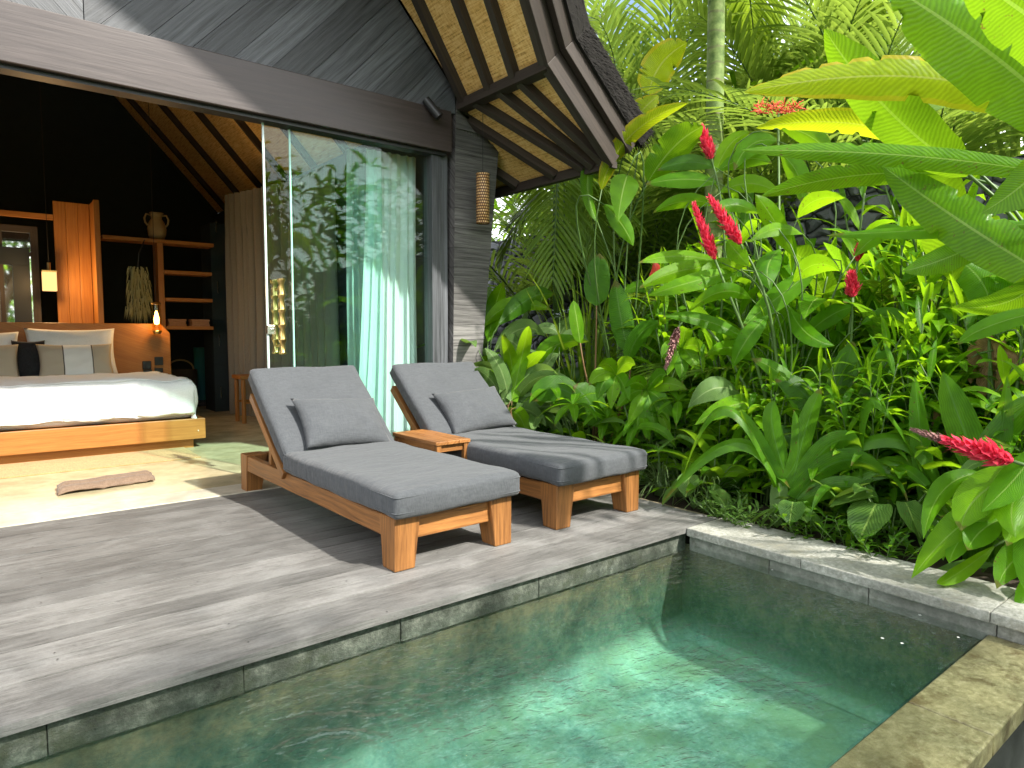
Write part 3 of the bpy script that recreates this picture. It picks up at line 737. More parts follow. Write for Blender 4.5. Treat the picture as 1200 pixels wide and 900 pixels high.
curtain('curtain', [(2.92, 5.83), (3.46, 5.83)], .01, 2.95, .04, 6, M['sheer'], 'bright pale sheer curtain behind the glass beside the column', flare=lambda u, v: -.16 * (1 - v) ** 1.5 * (1 - u), seed=9)

# ------------------------------------------------------------------ bedroom
bed = empty('platform_bed', (.68, 8.7, 0), 0, 'wide low teak platform bed with tall headboard inside the villa', 'bed')
def bp(b, name, m, **k):
    o = b.build(name, m, bed, **k); o.matrix_parent_inverse = Matrix.Translation(V((.68, 8.7, 0))).inverted(); return o
b = MB(); b.box(-.45, 1.80, 7.74, 9.9, 0, .10, (1, 0, 0)); bp(b, 'plinth', M['bedwood'])
b = MB(); b.box(-.55, 1.905, 7.65, 7.70, .10, .318, (1, 0, 0)); b.box(1.86, 1.905, 7.702, 9.9, .10, .318, (0, 1, 0)); b.box(-.55, -.5, 7.702, 9.9, .10, .318, (0, 1, 0)); b.box(-.5, 1.86, 7.702, 9.9, .12, .30, (0, 1, 0)); bp(b, 'platform', M['bedwood'], bevel=.006)
hb_ = [(-.75, 9.92, 0), (2.06, 9.92, 0), (2.06, 9.92, 1.22), (1.95, 9.92, 1.345), (-.65, 9.92, 1.345), (-.75, 9.92, 1.25)]
b = MB(); b.prism(hb_, (0, .09, 0), 0, (1, 0, -.35)); bp(b, 'headboard', M['bedwood'], bevel=.008)
for (px, py_) in ((172, 428), (173, 438), (186, 423), (186, 436)):
    p = aty(px, py_, 9.915); b = MB(); b.box(p.x - .05, p.x + .05, 9.895, 9.918, p.z - .055, p.z + .055); bp(b, 'switch_plate', M['black'], bevel=.004)
b = MB(); b.roundbox((2.26, 2.12, .30), .06, 10, .01, 0, Matrix.Translation((.68, 8.78, .47))); bp(b, 'mattress', M['linen'], smooth=True, weld=True)
# duvet with draped hem
b = MB(); x0d, x1d, y0d, y1d, zt = -.50, 1.80, 7.70, 9.45, .70
def duv(u, v):
    x = -.95 + (1 - u) * 0 + u * 3.20; y = 7.22 + v * (9.45 - 7.22)
    ox = max(0, x - x1d, ) + max(0, x0d - x); oy = max(0, y0d - y)
    cx = min(max(x, x0d), x1d); cyy = max(y, y0d); dr = sqrt(ox * ox + oy * oy)
    lim = .40 + .05 * noise.noise(V((x * 2.3, y * 2.3, 3))); 
    if ox > 0 and oy > 0: lim += .2 * min(1, min(ox, oy) * 7)
    if oy > 0: lim += .035 * sin(x * 7) * .5 - .03
    d2 = min(dr, lim); r_ = .09
    if d2 < r_ * 1.57: a = d2 / r_; out = r_ * sin(a); dz = r_ * (1 - cos(a))
    else: out = r_; dz = r_ + d2 - r_ * 1.57
    dx_, dy_ = (ox / dr, oy / dr) if dr > 0 else (0, 0)
    wv_ = noise.noise(V((x * 3.5, y * 3.5, 0))) * .026 + noise.noise(V((x * 1.3, y * 6, 5))) * .026 + noise.noise(V((x * 9, y * 5, 8))) * .010
    fold = (.030 * sin(9 * (x if oy > ox else y) + 2 * noise.noise(V((x * 2, y * 2, 1)))) + .03 * noise.noise(V((x * 6, y * 6, 4)))) * min(1, dz / .25)
    sx = 1 if x > x1d else -1
    return V((cx - .03 * sx * 0 + sx * dx_ * (out - .07 + fold), cyy - dy_ * (out - .05 + fold), zt - dz + wv_ + .03 * max(0, 1 - dr * 8) * min(1, (9.45 - y) * 3)))
b.grid(duv, 110, 80)
tag(b.build('duvet', M['linen'], smooth=True, thick=.02), 'white duvet draped over the front of the bed', 'duvet')
def bedpillow(name, px0, px1, pz, Y, h_, m, label, tilt=68, thick=.2, seed=0, zb=.70):
    xa = aty(px0, 420, Y).x; xb = aty(px1, 420, Y).x
    TT = Matrix.Translation(((xa + xb) / 2, Y, zb + h_ / 2 * sin(radians(tilt)) - .01)) @ Matrix.Rotation(radians(tilt), 4, 'X')
    return place_pillow(pillow(xb - xa, h_, thick, seed), name, m, TT, label, 'pillow', 'pillows on the bed')
bedpillow('bed_pillow', 30, 137, 0, 9.70, .62, M['linen'], 'large white pillow with raised corner against the headboard, right end of the bed', 72, .2, 1)
bedpillow('bed_pillow', -90, 24, 0, 9.70, .58, M['linen'], 'large white pillow at the picture edge, left of the black cushion', 70, .2, 2)
bedpillow('bed_cushion', 14, 54, 0, 9.58, .46, M['blackcloth'], 'plain black cushion standing between the white and beige pillows', 76, .10, 3)
# striped cushions: beige, white, beige bands across the width
t = NT('banded cushion linen'); u = t.n('ShaderNodeSeparateXYZ', {0: t.uv()}).outputs[0]
d = t.math('ABSOLUTE', t.math('SUBTRACT', u, .52)); n = t.noise(t.obj(), 300, 2)
c = t.mix(t.math('LESS_THAN', d, .19), (.46, .40, .31), (.74, .74, .72)); c = t.mix(t.math('LESS_THAN', t.math('ABSOLUTE', t.math('SUBTRACT', d, .19)), .008), c, (.10, .09, .08))
M['banded'] = t.fin(t.pbsdf(c, .9, .15, t.bump(n, .2, .004)))
bedpillow('bed_cushion', 43, 133, 0, 9.46, .44, M['banded'], 'beige cushion with one wide white band, in front of the right white pillow', 66, .16, 4)
bedpillow('bed_cushion', -70, 23, 0, 9.46, .44, M['banded'], 'beige cushion cut off by the picture edge, left of the black cushion', 66, .16, 6)
# rug under the bed and the folded mat
b = MB(); b.grid(lambda u, v: (-.8 + 2.5 * u, 7.03 + 2.0 * v, .006 + .002 * noise.noise(V((u * 30, v * 30, 0)))), 40, 30)
tag(b.build('woven_rug', mat_fabric('straw rug', (.33, .22, .09), (.46, .32, .14), 120, .5, .1), thick=.008), 'flat straw coloured woven rug under the bed', 'rug')
b = MB()
def tow(u, v):
    w_ = abs(sin(pi * (v * 2 + .06 * sin(u * 7)))) ** .6; e = min(1, u * 16, (1 - u) * 16)
    return V((.44 + .68 * u + .02 * v, 6.03 + .31 * v + .10 * u + .012 * noise.noise(V((u * 4, v * 2, 0))), .006 + .052 * w_ * (.5 + .5 * e) + .006 * noise.noise(V((u * 9, v * 6, 2)))))
b.grid(tow, 40, 36); tag(b.build('folded_towel', M['brownmat'], smooth=True, thick=.008), 'folded brown towelling mat lying on the cream threshold', 'mat')
# shelving behind the headboard
sh = empty('shelf_unit', (2.1, 10.7, 0), 0, 'open teak shelf unit with upright post behind the headboard', 'shelf')
def shp(b, name, m, **k):
    o = b.build(name, m, sh, **k); o.matrix_parent_inverse = Matrix.Translation(V((2.1, 10.7, 0))).inverted(); return o
b = MB(); b.box(2.075, 2.15, 10.6, 10.9, 0, 2.49); shp(b, 'post', M['bedwood'], bevel=.004)
for (xa, xb, z_) in ((1.41, 2.83, 2.515), (2.152, 2.79, 2.09), (2.152, 2.79, 1.70), (2.152, 2.79, 1.295)):
    b = MB(); b.box(xa, xb, 10.58, 10.9, z_ - .025, z_ + .025, (1, 0, 0)); shp(b, 'shelf', M['bedwood'], bevel=.004)
ps = empty('wood_screen', (1.1, 10.6, 0), 0, 'tall teak board screen with a side return beside the mirror', 'screen')
def psp(b, name, m):
    o = b.build(name, m, ps, bevel=.005); o.matrix_parent_inverse = Matrix.Translation(V((1.1, 10.6, 0))).inverted(); return o
b = MB(); 
for i in range(3): b.box(.875 + i * .134, .875 + i * .134 + .132, 10.62, 10.66, 0, 2.93, (0, 0, 1))
psp(b, 'panel', M['bedwood'])
b = MB(); b.box(1.28, 1.32, 10.30, 10.66, 0, 2.93, (0, 0, 1)); b.box(1.28, 1.345, 10.25, 10.298, 0, 2.94, (0, 0, 1)); psp(b, 'side_panel', M['bedwood'])
b = MB(); b.box(-.9, .872, 10.60, 10.66, 2.68, 2.75, (1, 0, 0)); psp(b, 'rail', M['bedwood'])
mr = empty('wall_mirror', (.2, 10.7, 0), 0, 'tall dark framed mirror behind the bed reflecting the garden', 'mirror')
def mrp(b, name, m):
    o = b.build(name, m, mr); o.matrix_parent_inverse = Matrix.Translation(V((.2, 10.7, 0))).inverted(); return o
b = MB(); b.box(-.6, .62, 10.702, 10.71, .9, 2.50); mrp(b, 'glass', M['mirror'])
b = MB(); b.box(.62, .70, 10.66, 10.72, .8, 2.58); b.box(-.7, -.6, 10.66, 10.72, .8, 2.58); b.box(-.6, .62, 10.66, 10.72, 2.50, 2.58); b.box(.28, .33, 10.665, 10.7, .9, 2.5); b.box(.33, .62, 10.668, 10.7, 2.2, 2.25); mrp(b, 'frame', M['rafter'])
b = MB(); b.box(-.02, .60, 10.64, 10.664, 2.08, 2.30); b.box(.42, .60, 10.64, 10.664, .9, 2.078); mrp(b, 'inner_frame', M['black'])
# vase, books, hat, basket, mat, lamps
vz = aty(184, 274, 10.74); vs_ = empty('vase', (vz.x, 10.74, 2.541), 0, 'ochre two handled clay vase on the top shelf', 'vase')
b = MB(); b.lathe([(0, 0), (.085, 0), (.115, .07), (.125, .16), (.10, .25), (.07, .30), (.075, .355), (.095, .385), (.085, .385), (.06, .34), (.06, .3)], (0, 0, 0), 20); b.build('body', M['pottery'], vs_, smooth=True)
for s in (-1, 1): b = MB(); b.tube([(s * .075, 0, .35), (s * .13, 0, .36), (s * .155, 0, .30), (s * .145, 0, .24), (s * .115, 0, .20)], .013, 8); b.build('handle', M['pottery'], vs_, smooth=True)
for (xa, xb, lab) in ((2.19, 2.43, 'stack of brown books on the lowest shelf, next to the post'), (2.50, 2.75, 'stack of brown books at the free end of the lowest shelf')):
    b = MB(); z_ = 1.322
    for k in range(3): hh_ = .03 + .012 * (k % 2); b.box(xa + .008 * (k % 2), xb - .01 * (k == 1), 10.62, 10.84, z_, z_ + hh_ - .002); z_ += hh_
    tag(b.build('book_stack', M['paper'], bevel=.003), lab, 'books', 'book stacks on the lowest shelf')
ht = aty(163, 352, 10.5); hb2 = empty('seed_hanging', (ht.x, 10.5, 1.36), 0, 'shaggy pale green dried grass bundle hanging beside the shelf post', 'dried grass')
b = MB(); rn = random.Random(5)
for k in range(420):
    a = rn.random() * 2 * pi; rr = .05 + .13 * rn.random(); z0 = rn.uniform(.15, .78); 
    p0 = V((rr * cos(a) * (.55 + .5 * (1 - z0)), rr * sin(a) * .5, z0)); p1 = p0 + V((.03 * cos(a), .02 * sin(a), -rn.uniform(.1, .22))); sd = V((.006, 0, 0))
    b.add([p0 - sd, p0 + sd, p1], [(0, 1, 2)])
b.build('tassel', mat_plain('dry seed grass', (.30, .31, .17), .8, .2, var=.3), hb2)
b = MB(); b.tube([(0, 0, .76), (.02, 0, .95), (.10, .02, 1.15)], .008, 6); b.build('cord', M['black'], hb2)
mp = aty(237, 440, 12.3); b = MB(); b.tube([(mp.x, 12.3, .075), (mp.x, 12.3, .97)], .125, 20)
for k in range(3): b.tube([(mp.x + .0 + .115 * cos(.5 + k), 12.3 + .115 * sin(.5 + k), .07), (mp.x + .115 * cos(.5 + k), 12.3 + .115 * sin(.5 + k), .972)], .018, 6)
tag(b.build('rolled_mat', M['teal'], smooth=False), 'rolled teal exercise mat standing upright in the dark corner', 'exercise mat')
b = MB(); b.box(2.85, 3.5, 11.9, 12.55, 0, .07, (1, 0, 0)); tag(b.build('floor_plank', M['beam'], bevel=.005), 'low brown plinth board on the floor under the teal mat', 'plinth')
bk = aty(212, 450, 11.9); bs = empty('basket', (bk.x, 11.9, 0), 0, 'dark woven basket with an arched handle beside the bed head', 'basket')
b = MB(); b.lathe([(0, 0), (.20, 0), (.24, .25), (.25, .62), (.235, .62), (.22, .3), (.18, .03), (0, .03)], (0, 0, 0), 20); b.build('body', mat_wood('dark wicker', (.03, .022, .015), (.09, .07, .045), .7, 2, .3, .8), bs, smooth=True)
b = MB(); b.tube([(.2 * cos(a), 0, .62 + .16 * sin(a)) for a in [i * pi / 10 for i in range(11)]], .014, 6); b.build('handle', M['pottery'], bs, smooth=True)
wd_ = empty('wardrobe', (3.2, 11.3, 0), 0, 'tall dark wardrobe with thin steel handles beside the curtain', 'wardrobe')
def wdp(b, name, m, **k):
    o = b.build(name, m, wd_, **k); o.matrix_parent_inverse = Matrix.Translation(V((3.2, 11.3, 0))).inverted(); return o
b = MB(); b.box(2.88, 3.60, 10.96, 11.5, 0.0, 2.9); wdp(b, 'carcass', M['darkwall'])
for i, (za, zb) in enumerate(((.06, .72), (.73, 1.4), (1.41, 2.15), (2.16, 2.88))):
    b = MB(); b.box(2.885, 3.59, 10.945, 10.958, za, zb); wdp(b, 'door', M['darkwall'], bevel=.003)
for (px, py_) in ((253, 265), (255, 337), (257, 399), (259, 460)):
    p = aty(px, py_, 10.93); b = MB(); b.box(p.x - .008, p.x + .008, 10.92, 10.944, p.z - .09, p.z + .09); wdp(b, 'handle', M['steel'])
# stool behind the lounger
sx_, sy_ = atz(289, 496).x + .06, atz(289, 496).y + .1
sl = empty('bamboo_stool', (sx_, sy_, 0), 0, 'slim wooden stool standing by the greige drape behind the lounger', 'stool')
for dx in (-.09, .25):
    for dy in (-.1, .2): b = MB(); b.tube([(dx, dy, 0), (dx, dy, .60)], .028, 10); b.build('leg', M['bedwood'], sl, smooth=False)
b = MB(); b.box(-.14, .30, -.15, .25, .60, .65); b.build('seat', M['bedwood'], sl, bevel=.006)
for y_ in (-.1, .2): b = MB(); b.tube([(-.09, y_, .28), (.25, y_, .28)], .016, 8); b.build('stretcher', M['bedwood'], sl)
# lit lamps
for (px, py0, py1, Y, lab, shade) in ((184, 356, 388, 9.80, 'lit glass pendant lamp hanging above the headboard end', 0), (58.5, 319, 341, 10.42, 'lit square shade lamp hanging beside the mirror', 1)):
    pb = aty(px, py1, Y); ptp = aty(px, py0, Y); l_ = empty('pendant_lamp', pb, 0, lab, 'lamp'); hz = ptp.z - pb.z
    if shade:
        b = MB(); b.box(-.075, .075, -.06, .06, 0, hz); b.build('lamp_shade', M['lampshade'], l_, bevel=.005)
        b = MB(); b.box(-.08, .08, -.065, .065, hz, hz + .02); b.tube([(0, 0, hz), (0, 0, hz + .12)], .02, 8); b.build('cap', M['brass'], l_)
    else:
        b = MB(); b.lathe([(0, .02), (.028, .03), (.035, .09), (.02, .16), (.01, .2)], (0, 0, hz * .18), 12); b.build('bulb', M['bulb'], l_, smooth=True)
        b = MB(); b.lathe([(.055, 0), (.06, hz * .4), (.055, hz)], (0, 0, 0), 16); b.build('glass_shade', mat_glass('amber glass', (.95, .82, .5), .06), l_, smooth=True)
        b = MB(); b.lathe([(.0, hz + .02), (.057, hz + .015), (.06, hz - .01)], (0, 0, 0), 16); b.build('cap', M['brass'], l_, smooth=True); b = MB(); b.lathe([(.04, -.04), (.06, 0), (.055, .01), (0, .01)], (0, 0, 0), 16); b.build('base', M['brass'], l_, smooth=True)
    zc = z1(l_.location.x) - pb.z if l_.location.x > XR else z1(mir(l_.location.x)) - pb.z
    b = MB(); b.tube([(0, 0, hz), (0, 0, zc - .02)], .004, 5); b.build('cord', M['black'], l_)
    if True:
        pl_ = bpy.data.lights.new('bulb_light', 'POINT'); pl_.energy = 18 if shade else 5; pl_.color = (1, .6, .25); pl_.shadow_soft_size = .06
        po = bpy.data.objects.new('bulb_light', pl_); col.objects.link(po); po.location = (pb.x, pb.y - (.16 if shade else .12), pb.z + hz * .4)
#MARK3
# ------------------------------------------------------------------ foliage
PROF = {
 'lance': [(0, .10), (.06, .34), (.18, .72), (.35, .97), (.5, 1), (.68, .85), (.84, .52), (.94, .22), (1, .01)],
 'strap': [(0, .75), (.1, .85), (.35, 1), (.6, .95), (.8, .72), (.92, .38), (1, .01)],
 'paddle': [(0, .12), (.05, .5), (.15, .82), (.35, 1), (.6, .98), (.8, .76), (.92, .42), (.97, .2), (1, .01)],
 'ovate': [(0, .25), (.06, .7), (.2, 1), (.4, .95), (.62, .7), (.82, .36), (.94, .12), (1, .01)],
 'thin': [(0, .5), (.2, .95), (.5, 1), (.8, .6), (1, .02)],
}
def prof(k, t):
    p = PROF[k]
    for (a, x), (b_, y) in zip(p, p[1:]):
        if t <= b_:
            s = (t - a) / (b_ - a); s = s * s * (3 - 2 * s) * .4 + s * .6; return x + (y - x) * s
    return p[-1][1]
def blade(mb, ctr, side0, W, kind='lance', fold=.25, wave=0.0, cols=4, m=0, R=random, tears=0):
    n = len(ctr) - 1; vs = []; uv = []; ph = R.random() * 6; ph2 = R.random() * 6
    tl = [1.0] * (n + 1); tr_ = [1.0] * (n + 1)
    if tears:
        for _ in range(tears):
            k = R.randint(int(n * .2), n - 2)
            if R.random() < .5: tl[k] = R.uniform(.3, .75)
            else: tr_[k] = R.uniform(.3, .75)
    for i, p in enumerate(ctr):
        t = i / n; d = (ctr[min(i + 1, n)] - ctr[max(i - 1, 0)])
        if d.length < 1e-9: d = V((0, 0, 1))
        d.normalize(); s = side0 - d * side0.dot(d)
        if s.length < 1e-4: s = d.orthogonal()
        s.normalize(); nn = s.cross(d); w = W / 2 * prof(kind, t)
        for c in range(cols + 1):
            u = c / cols * 2 - 1; ww = w * (tl[i] if u < 0 else tr_[i]) if abs(u) > .9 else w
            q = p + s * (u * ww) + nn * (fold * abs(u) ** 1.3 * w + wave * W * sin(t * 17 + ph + (2 if u > 0 else 0)) * abs(u) ** 2 * prof(kind, t))
            vs.append(q); uv.append((c / cols, t))
    fs = []
    for i in range(n):
        for c in range(cols):
            a = i * (cols + 1) + c; fs.append((a, a + 1, a + cols + 2, a + cols + 1))
    mb.add(vs, fs, uv, m)
def curve(base, d, L, droop, n=8, bend=1.4, side=V((0, 0, 0)), R=random):
    p = V(base); d = V(d).normalized(); out = [p.copy()]
    for i in range(n):
        t = (i + .5) / n
        dd = d + V((0, 0, -1)) * droop * t ** bend + side * t
        if dd.length < .05: dd = V((0, 0, -1))
        p = p + dd.normalized() * (L / n); out.append(p.copy())
    return out
def leaf(mb, base, d, L, W, droop=.6, kind='lance', fold=.25, wave=.03, n=8, cols=4, roll=0.0, m=0, R=random, tears=0, bend=1.4):
    d = V(d).normalized(); s = d.cross(V((0, 0, 1)))
    if s.length < .15: a = R.random() * 6.28; s = V((cos(a), sin(a), 0))
    s.normalize()
    if roll: s = Matrix.Rotation(roll, 3, d) @ s
    blade(mb, curve(base, d, L, droop, n, bend, V((R.uniform(-.12, .12), R.uniform(-.12, .12), 0)), R), s, W, kind, fold, wave, cols, m, R, tears)
def dirv(az, el): return V((cos(az) * cos(el), sin(az) * cos(el), sin(el)))

GM = {}
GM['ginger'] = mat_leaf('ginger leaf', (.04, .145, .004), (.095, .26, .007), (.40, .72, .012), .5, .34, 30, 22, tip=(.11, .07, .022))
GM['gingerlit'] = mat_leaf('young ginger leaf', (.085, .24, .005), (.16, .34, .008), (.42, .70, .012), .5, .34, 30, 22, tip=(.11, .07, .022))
GM['heliconia'] = mat_leaf('heliconia leaf', (.045, .155, .005), (.10, .24, .008), (.34, .58, .012), .46, .3, 46, 6, mid=(.30, .42, .10), vb=.2)
GM['yellowleaf'] = mat_leaf('yellowing heliconia leaf', (.17, .27, .010), (.27, .36, .012), (.62, .74, .015), .58, .32, 46, 6, mid=(.40, .42, .12), edge=(.42, .30, .02), vb=.2)
GM['paddle'] = mat_leaf('calathea leaf', (.03, .12, .007), (.06, .18, .010), (.30, .58, .015), .45, .42, 40, 5, mid=(.12, .22, .05), tip=(.11, .07, .022))
GM['crinum'] = mat_leaf('crinum leaf', (.04, .135, .008), (.085, .22, .012), (.36, .60, .02), .46, .33, 0, 13, mid=(.10, .22, .05), vb=.15, tip=(.11, .07, .022))
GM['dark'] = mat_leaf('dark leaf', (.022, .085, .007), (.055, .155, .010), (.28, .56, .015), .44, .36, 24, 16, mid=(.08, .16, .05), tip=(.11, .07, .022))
GM['varieg'] = mat_leaf('pale veined leaf', (.035, .10, .02), (.08, .17, .04), (.24, .40, .06), .38, .36, 22, 24, stripes=(.22, .33, .12), mid=(.3, .4, .16))
GM['palm'] = mat_leaf('palm leaflet', (.05, .12, .010), (.11, .20, .02), (.34, .48, .03), .45, .33, 0, 60, mid=(.2, .3, .08), vb=.1, tip=(.11, .07, .022))
GM['palmlit'] = mat_leaf('pale palm leaflet', (.08, .16, .03), (.15, .25, .045), (.36, .5, .06), .46, .33, 0, 60, mid=(.2, .3, .08), vb=.1, tip=(.11, .07, .022))
GM['tuft'] = mat_leaf('grassy leaf', (.06, .12, .04), (.16, .24, .10), (.25, .36, .10), .33, .4, 0, 30, vb=.1)
GM['small'] = mat_leaf('ground cover leaf', (.04, .11, .02), (.10, .20, .04), (.26, .42, .05), .38, .38, 10, 10)
GM['dry'] = mat_leaf('dry leaf', (.16, .10, .045), (.26, .17, .08), (.3, .2, .08), .25, .7, 14, 10, mid=(.2, .14, .07), spec=.2)
GM['redleaf'] = mat_leaf('dull red bract', (.28, .02, .015), (.40, .035, .02), (.5, .05, .03), .3, .35, 14, 14, mid=(.35, .08, .04))
GM['stem'] = mat_plain('green stem', (.07, .13, .03), .5, .4, var=.35, nscale=14)
GM['cane'] = mat_plain('brown cane', (.17, .10, .045), .6, .3, var=.4, nscale=14)
t = NT('ringed palm trunk'); p = t.pos(); sz = t.n('ShaderNodeSeparateXYZ', {0: p}).outputs[2]
rg = t.math('SINE', t.math('MULTIPLY', t.math('ADD', sz, t.math('MULTIPLY', t.noise(p, 5, 3), .09)), 38)); n = t.noise(p, 9, 5, .6)
c = t.ramp(n, [(.3, (.06, .105, .025)), (.52, (.15, .21, .06)), (.72, (.27, .32, .13))]); c = t.mix(t.math('MULTIPLY', t.ramp(rg, [(.86, (0, 0, 0)), (1, (1, 1, 1))]), t.math('MULTIPLY', n, 1.3)), c, (.11, .10, .055))
GM['trunk'] = t.fin(t.pbsdf(c, .75, .25, t.bump(t.math('ADD', t.math('MULTIPLY', rg, .3), n), .5, .01)))
t = NT('red ginger bract'); r = t.rnd(); u = t.uv(); vv = t.n('ShaderNodeSeparateXYZ', {0: u}).outputs[1]
c = t.mix(r, (.58, .012, .05), (.78, .05, .11)); c = t.mix(t.math('MULTIPLY', vv, .35), c, (.9, .16, .24))
GM['red'] = t.fin(t.n('ShaderNodeMixShader', {0: .3, 1: t.pbsdf(c, .35, .45), 2: t.n('ShaderNodeBsdfTranslucent', {0: c}).outputs[0]}).outputs[0])
GM['orange'] = mat_plain('orange red flower', (.62, .07, .03), .45, .4, var=.3, nscale=30)
GM['fadedbud'] = mat_plain('faded flower bud', (.30, .16, .15), .6, .3, var=.4, nscale=40)
GM['blue'] = mat_plain('pale blue flower', (.62, .66, .78), .5, .3)

def thing_from(name, parts, loc, rz, scale, label, cat, group=None, tilt=(0, 0)):
    r = empty(name, loc, rz, label, cat, group); r.scale = (scale,) * 3; r.rotation_euler = (tilt[0], tilt[1], rz)
    for pn, me in parts:
        o = bpy.data.objects.new(pn, me); col.objects.link(o); o.parent = r
    return r
def mesh_of(mb, name, mats, smooth=True):
    o = mb.build(name, mats, smooth=smooth); me = o.data; bpy.data.objects.remove(o); return me

def spike(mb, base, d, L=.2, r=.035, R=random):
    d = V(d).normalized(); a0 = d.orthogonal().normalized(); b0 = d.cross(a0); N = int(26 + L / r * 12)
    mb.tube([V(base), V(base) + d * L * .97], [r * .22, r * .08], 6)
    for i in range(N):
        t = (i + .5) / N; an = i * 2.39996 + R.uniform(-.2, .2); env = min(1, .55 + t * 3) * (1 - .62 * t ** 2.2); rr = r * env * R.uniform(.8, 1.2); p = V(base) + d * L * t
        o = a0 * cos(an) + b0 * sin(an); dd = (o + d * R.uniform(.25, .75) * (1 + t)).normalized()
        ctr = [p + dd * rr * k / 5 * 1.15 + d * (rr * R.uniform(.1, .5) * (k / 5) ** 2) for k in range(6)]
        blade(mb, ctr, dd.cross(d), rr * .62, 'ovate' if i % 3 else 'lance', -.5, .02, 2, 0, R)
def ginger_stem(fol, stm, R, base, h, lean, nl=14, LL=.42, WW=.095, start=.22, top=True, fr=0):
    az = lean; d0 = (V((cos(az), sin(az), 0)) * R.uniform(.05, .28) + V((0, 0, 1))).normalized()
    c = curve(base, d0, h, R.uniform(.1, .45), 10, 1.5, V((cos(az), sin(az), 0)) * .15, R)
    stm.tube(c, [.013 - .007 * i / 10 for i in range(11)], 6)
    pl = R.random() * 6.28
    for k in range(nl):
        t = start + (1 - start) * (k + .5) / nl; f = t * 10; i = min(int(f), 9); p = c[i].lerp(c[i + 1], f - i); tg = (c[i + 1] - c[i]).normalized()
        a = pl + (pi if k % 2 else 0) + R.uniform(-.35, .35); o = V((cos(a), sin(a), 0)); o = (o - tg * o.dot(tg)).normalized()
        el = R.uniform(.35, .75) + .35 * t; d = (o * cos(el) + tg * sin(el)).normalized()
        sc_ = (.7 + .5 * sin(pi * min(1, t * .9 + .08))) * R.uniform(.8, 1.15)
        leaf(fol, p, d, LL * sc_, WW * sc_, R.uniform(.7, 1.6), 'lance', R.uniform(.12, .4), .02, 8, 4, R.uniform(-.5, .5), 1 if R.random() < fr else 0, R)
    if top: leaf(fol, c[-1], (c[-1] - c[-2]), LL * .75, WW * .6, .4, 'lance', .5, .02, 7, 2, 0, 0, R)
    return c
def proto_ginger(seed, stems, h, LL=.42, WW=.1, nl=13, spread=.22, mats=('ginger', 'gingerlit'), fr=.2, start=.22):
    R = random.Random(seed); f, s = MB(), MB()
    for k in range(stems):
        a = R.random() * 6.28; r = spread * sqrt(R.random())
        ginger_stem(f, s, R, (r * cos(a), r * sin(a), 0), h * R.uniform(.7, 1.1), a + R.uniform(-.7, .7), nl, LL, WW, start, True, fr)
    return [('foliage', mesh_of(f, 'ginger_foliage', [GM[mats[0]], GM[mats[1]]])), ('stems', mesh_of(s, 'ginger_stems', GM['stem']))]
def proto_paddle(seed, n, h, LL=.5, WW=.2, mat='paddle', el=(1.0, 1.5), droop=.5, kind='paddle', tears=0, spread=.12, stemmat='stem', wave=.02):
    R = random.Random(seed); f, s = MB(), MB()
    for k in range(n):
        a = 2.4 * k + R.uniform(-.3, .3); e = R.uniform(*el); L = h * R.uniform(.55, 1.0)
        c = curve((spread * cos(a) * R.random(), spread * sin(a) * R.random(), 0), dirv(a, e), L, .15, 7, 1.5)
        s.tube(c, [.010 - .005 * i / 7 for i in range(8)], 6)
        sc_ = R.uniform(.75, 1.15)
        leaf(f, c[-1], (c[-1] - c[-2]).normalized() + dirv(a, 0) * .25, LL * sc_, WW * sc_, R.uniform(.4, 1.0) * droop * 2, kind, R.uniform(.1, .3), wave, 12, 6, R.uniform(-.6, .6), 0, R, tears)
    return [('foliage', mesh_of(f, 'paddle_foliage', GM[mat])), ('stems', mesh_of(s, 'paddle_stems', GM[stemmat]))]
def proto_rosette(seed, n, L, W, mat, el=(.5, 1.35), droop=1.2, fold=.35, bend=1.3, trunk=0.0, kind='strap', cols=4):
    R = random.Random(seed); f, s = MB(), MB()
    if trunk: s.tube(curve((0, 0, 0), (R.uniform(-.15, .15), R.uniform(-.15, .15), 1), trunk, 0, 6), .022, 8)
    else: s.lathe([(0, 0), (.05, 0), (.045, .08), (.02, .14), (0, .14)], (0, 0, 0), 10)
    top = V((0, 0, trunk if trunk else .06))
    for k in range(n):
        t = k / n; a = 2.39996 * k + R.uniform(-.2, .2); e = el[0] + (el[1] - el[0]) * t + R.uniform(-.12, .12)
        leaf(f, top + V((.03 * cos(a), .03 * sin(a), .05 * t)), dirv(a, e), L * R.uniform(.75, 1.12), W * R.uniform(.8, 1.1), droop * R.uniform(.6, 1.3), kind, fold, .015, 12, cols, R.uniform(-.15, .15), 0, R, 0, bend)
    return [('foliage', mesh_of(f, 'rosette_foliage', GM[mat])), ('stem', mesh_of(s, 'rosette_stem', GM['cane' if trunk else 'stem']))]
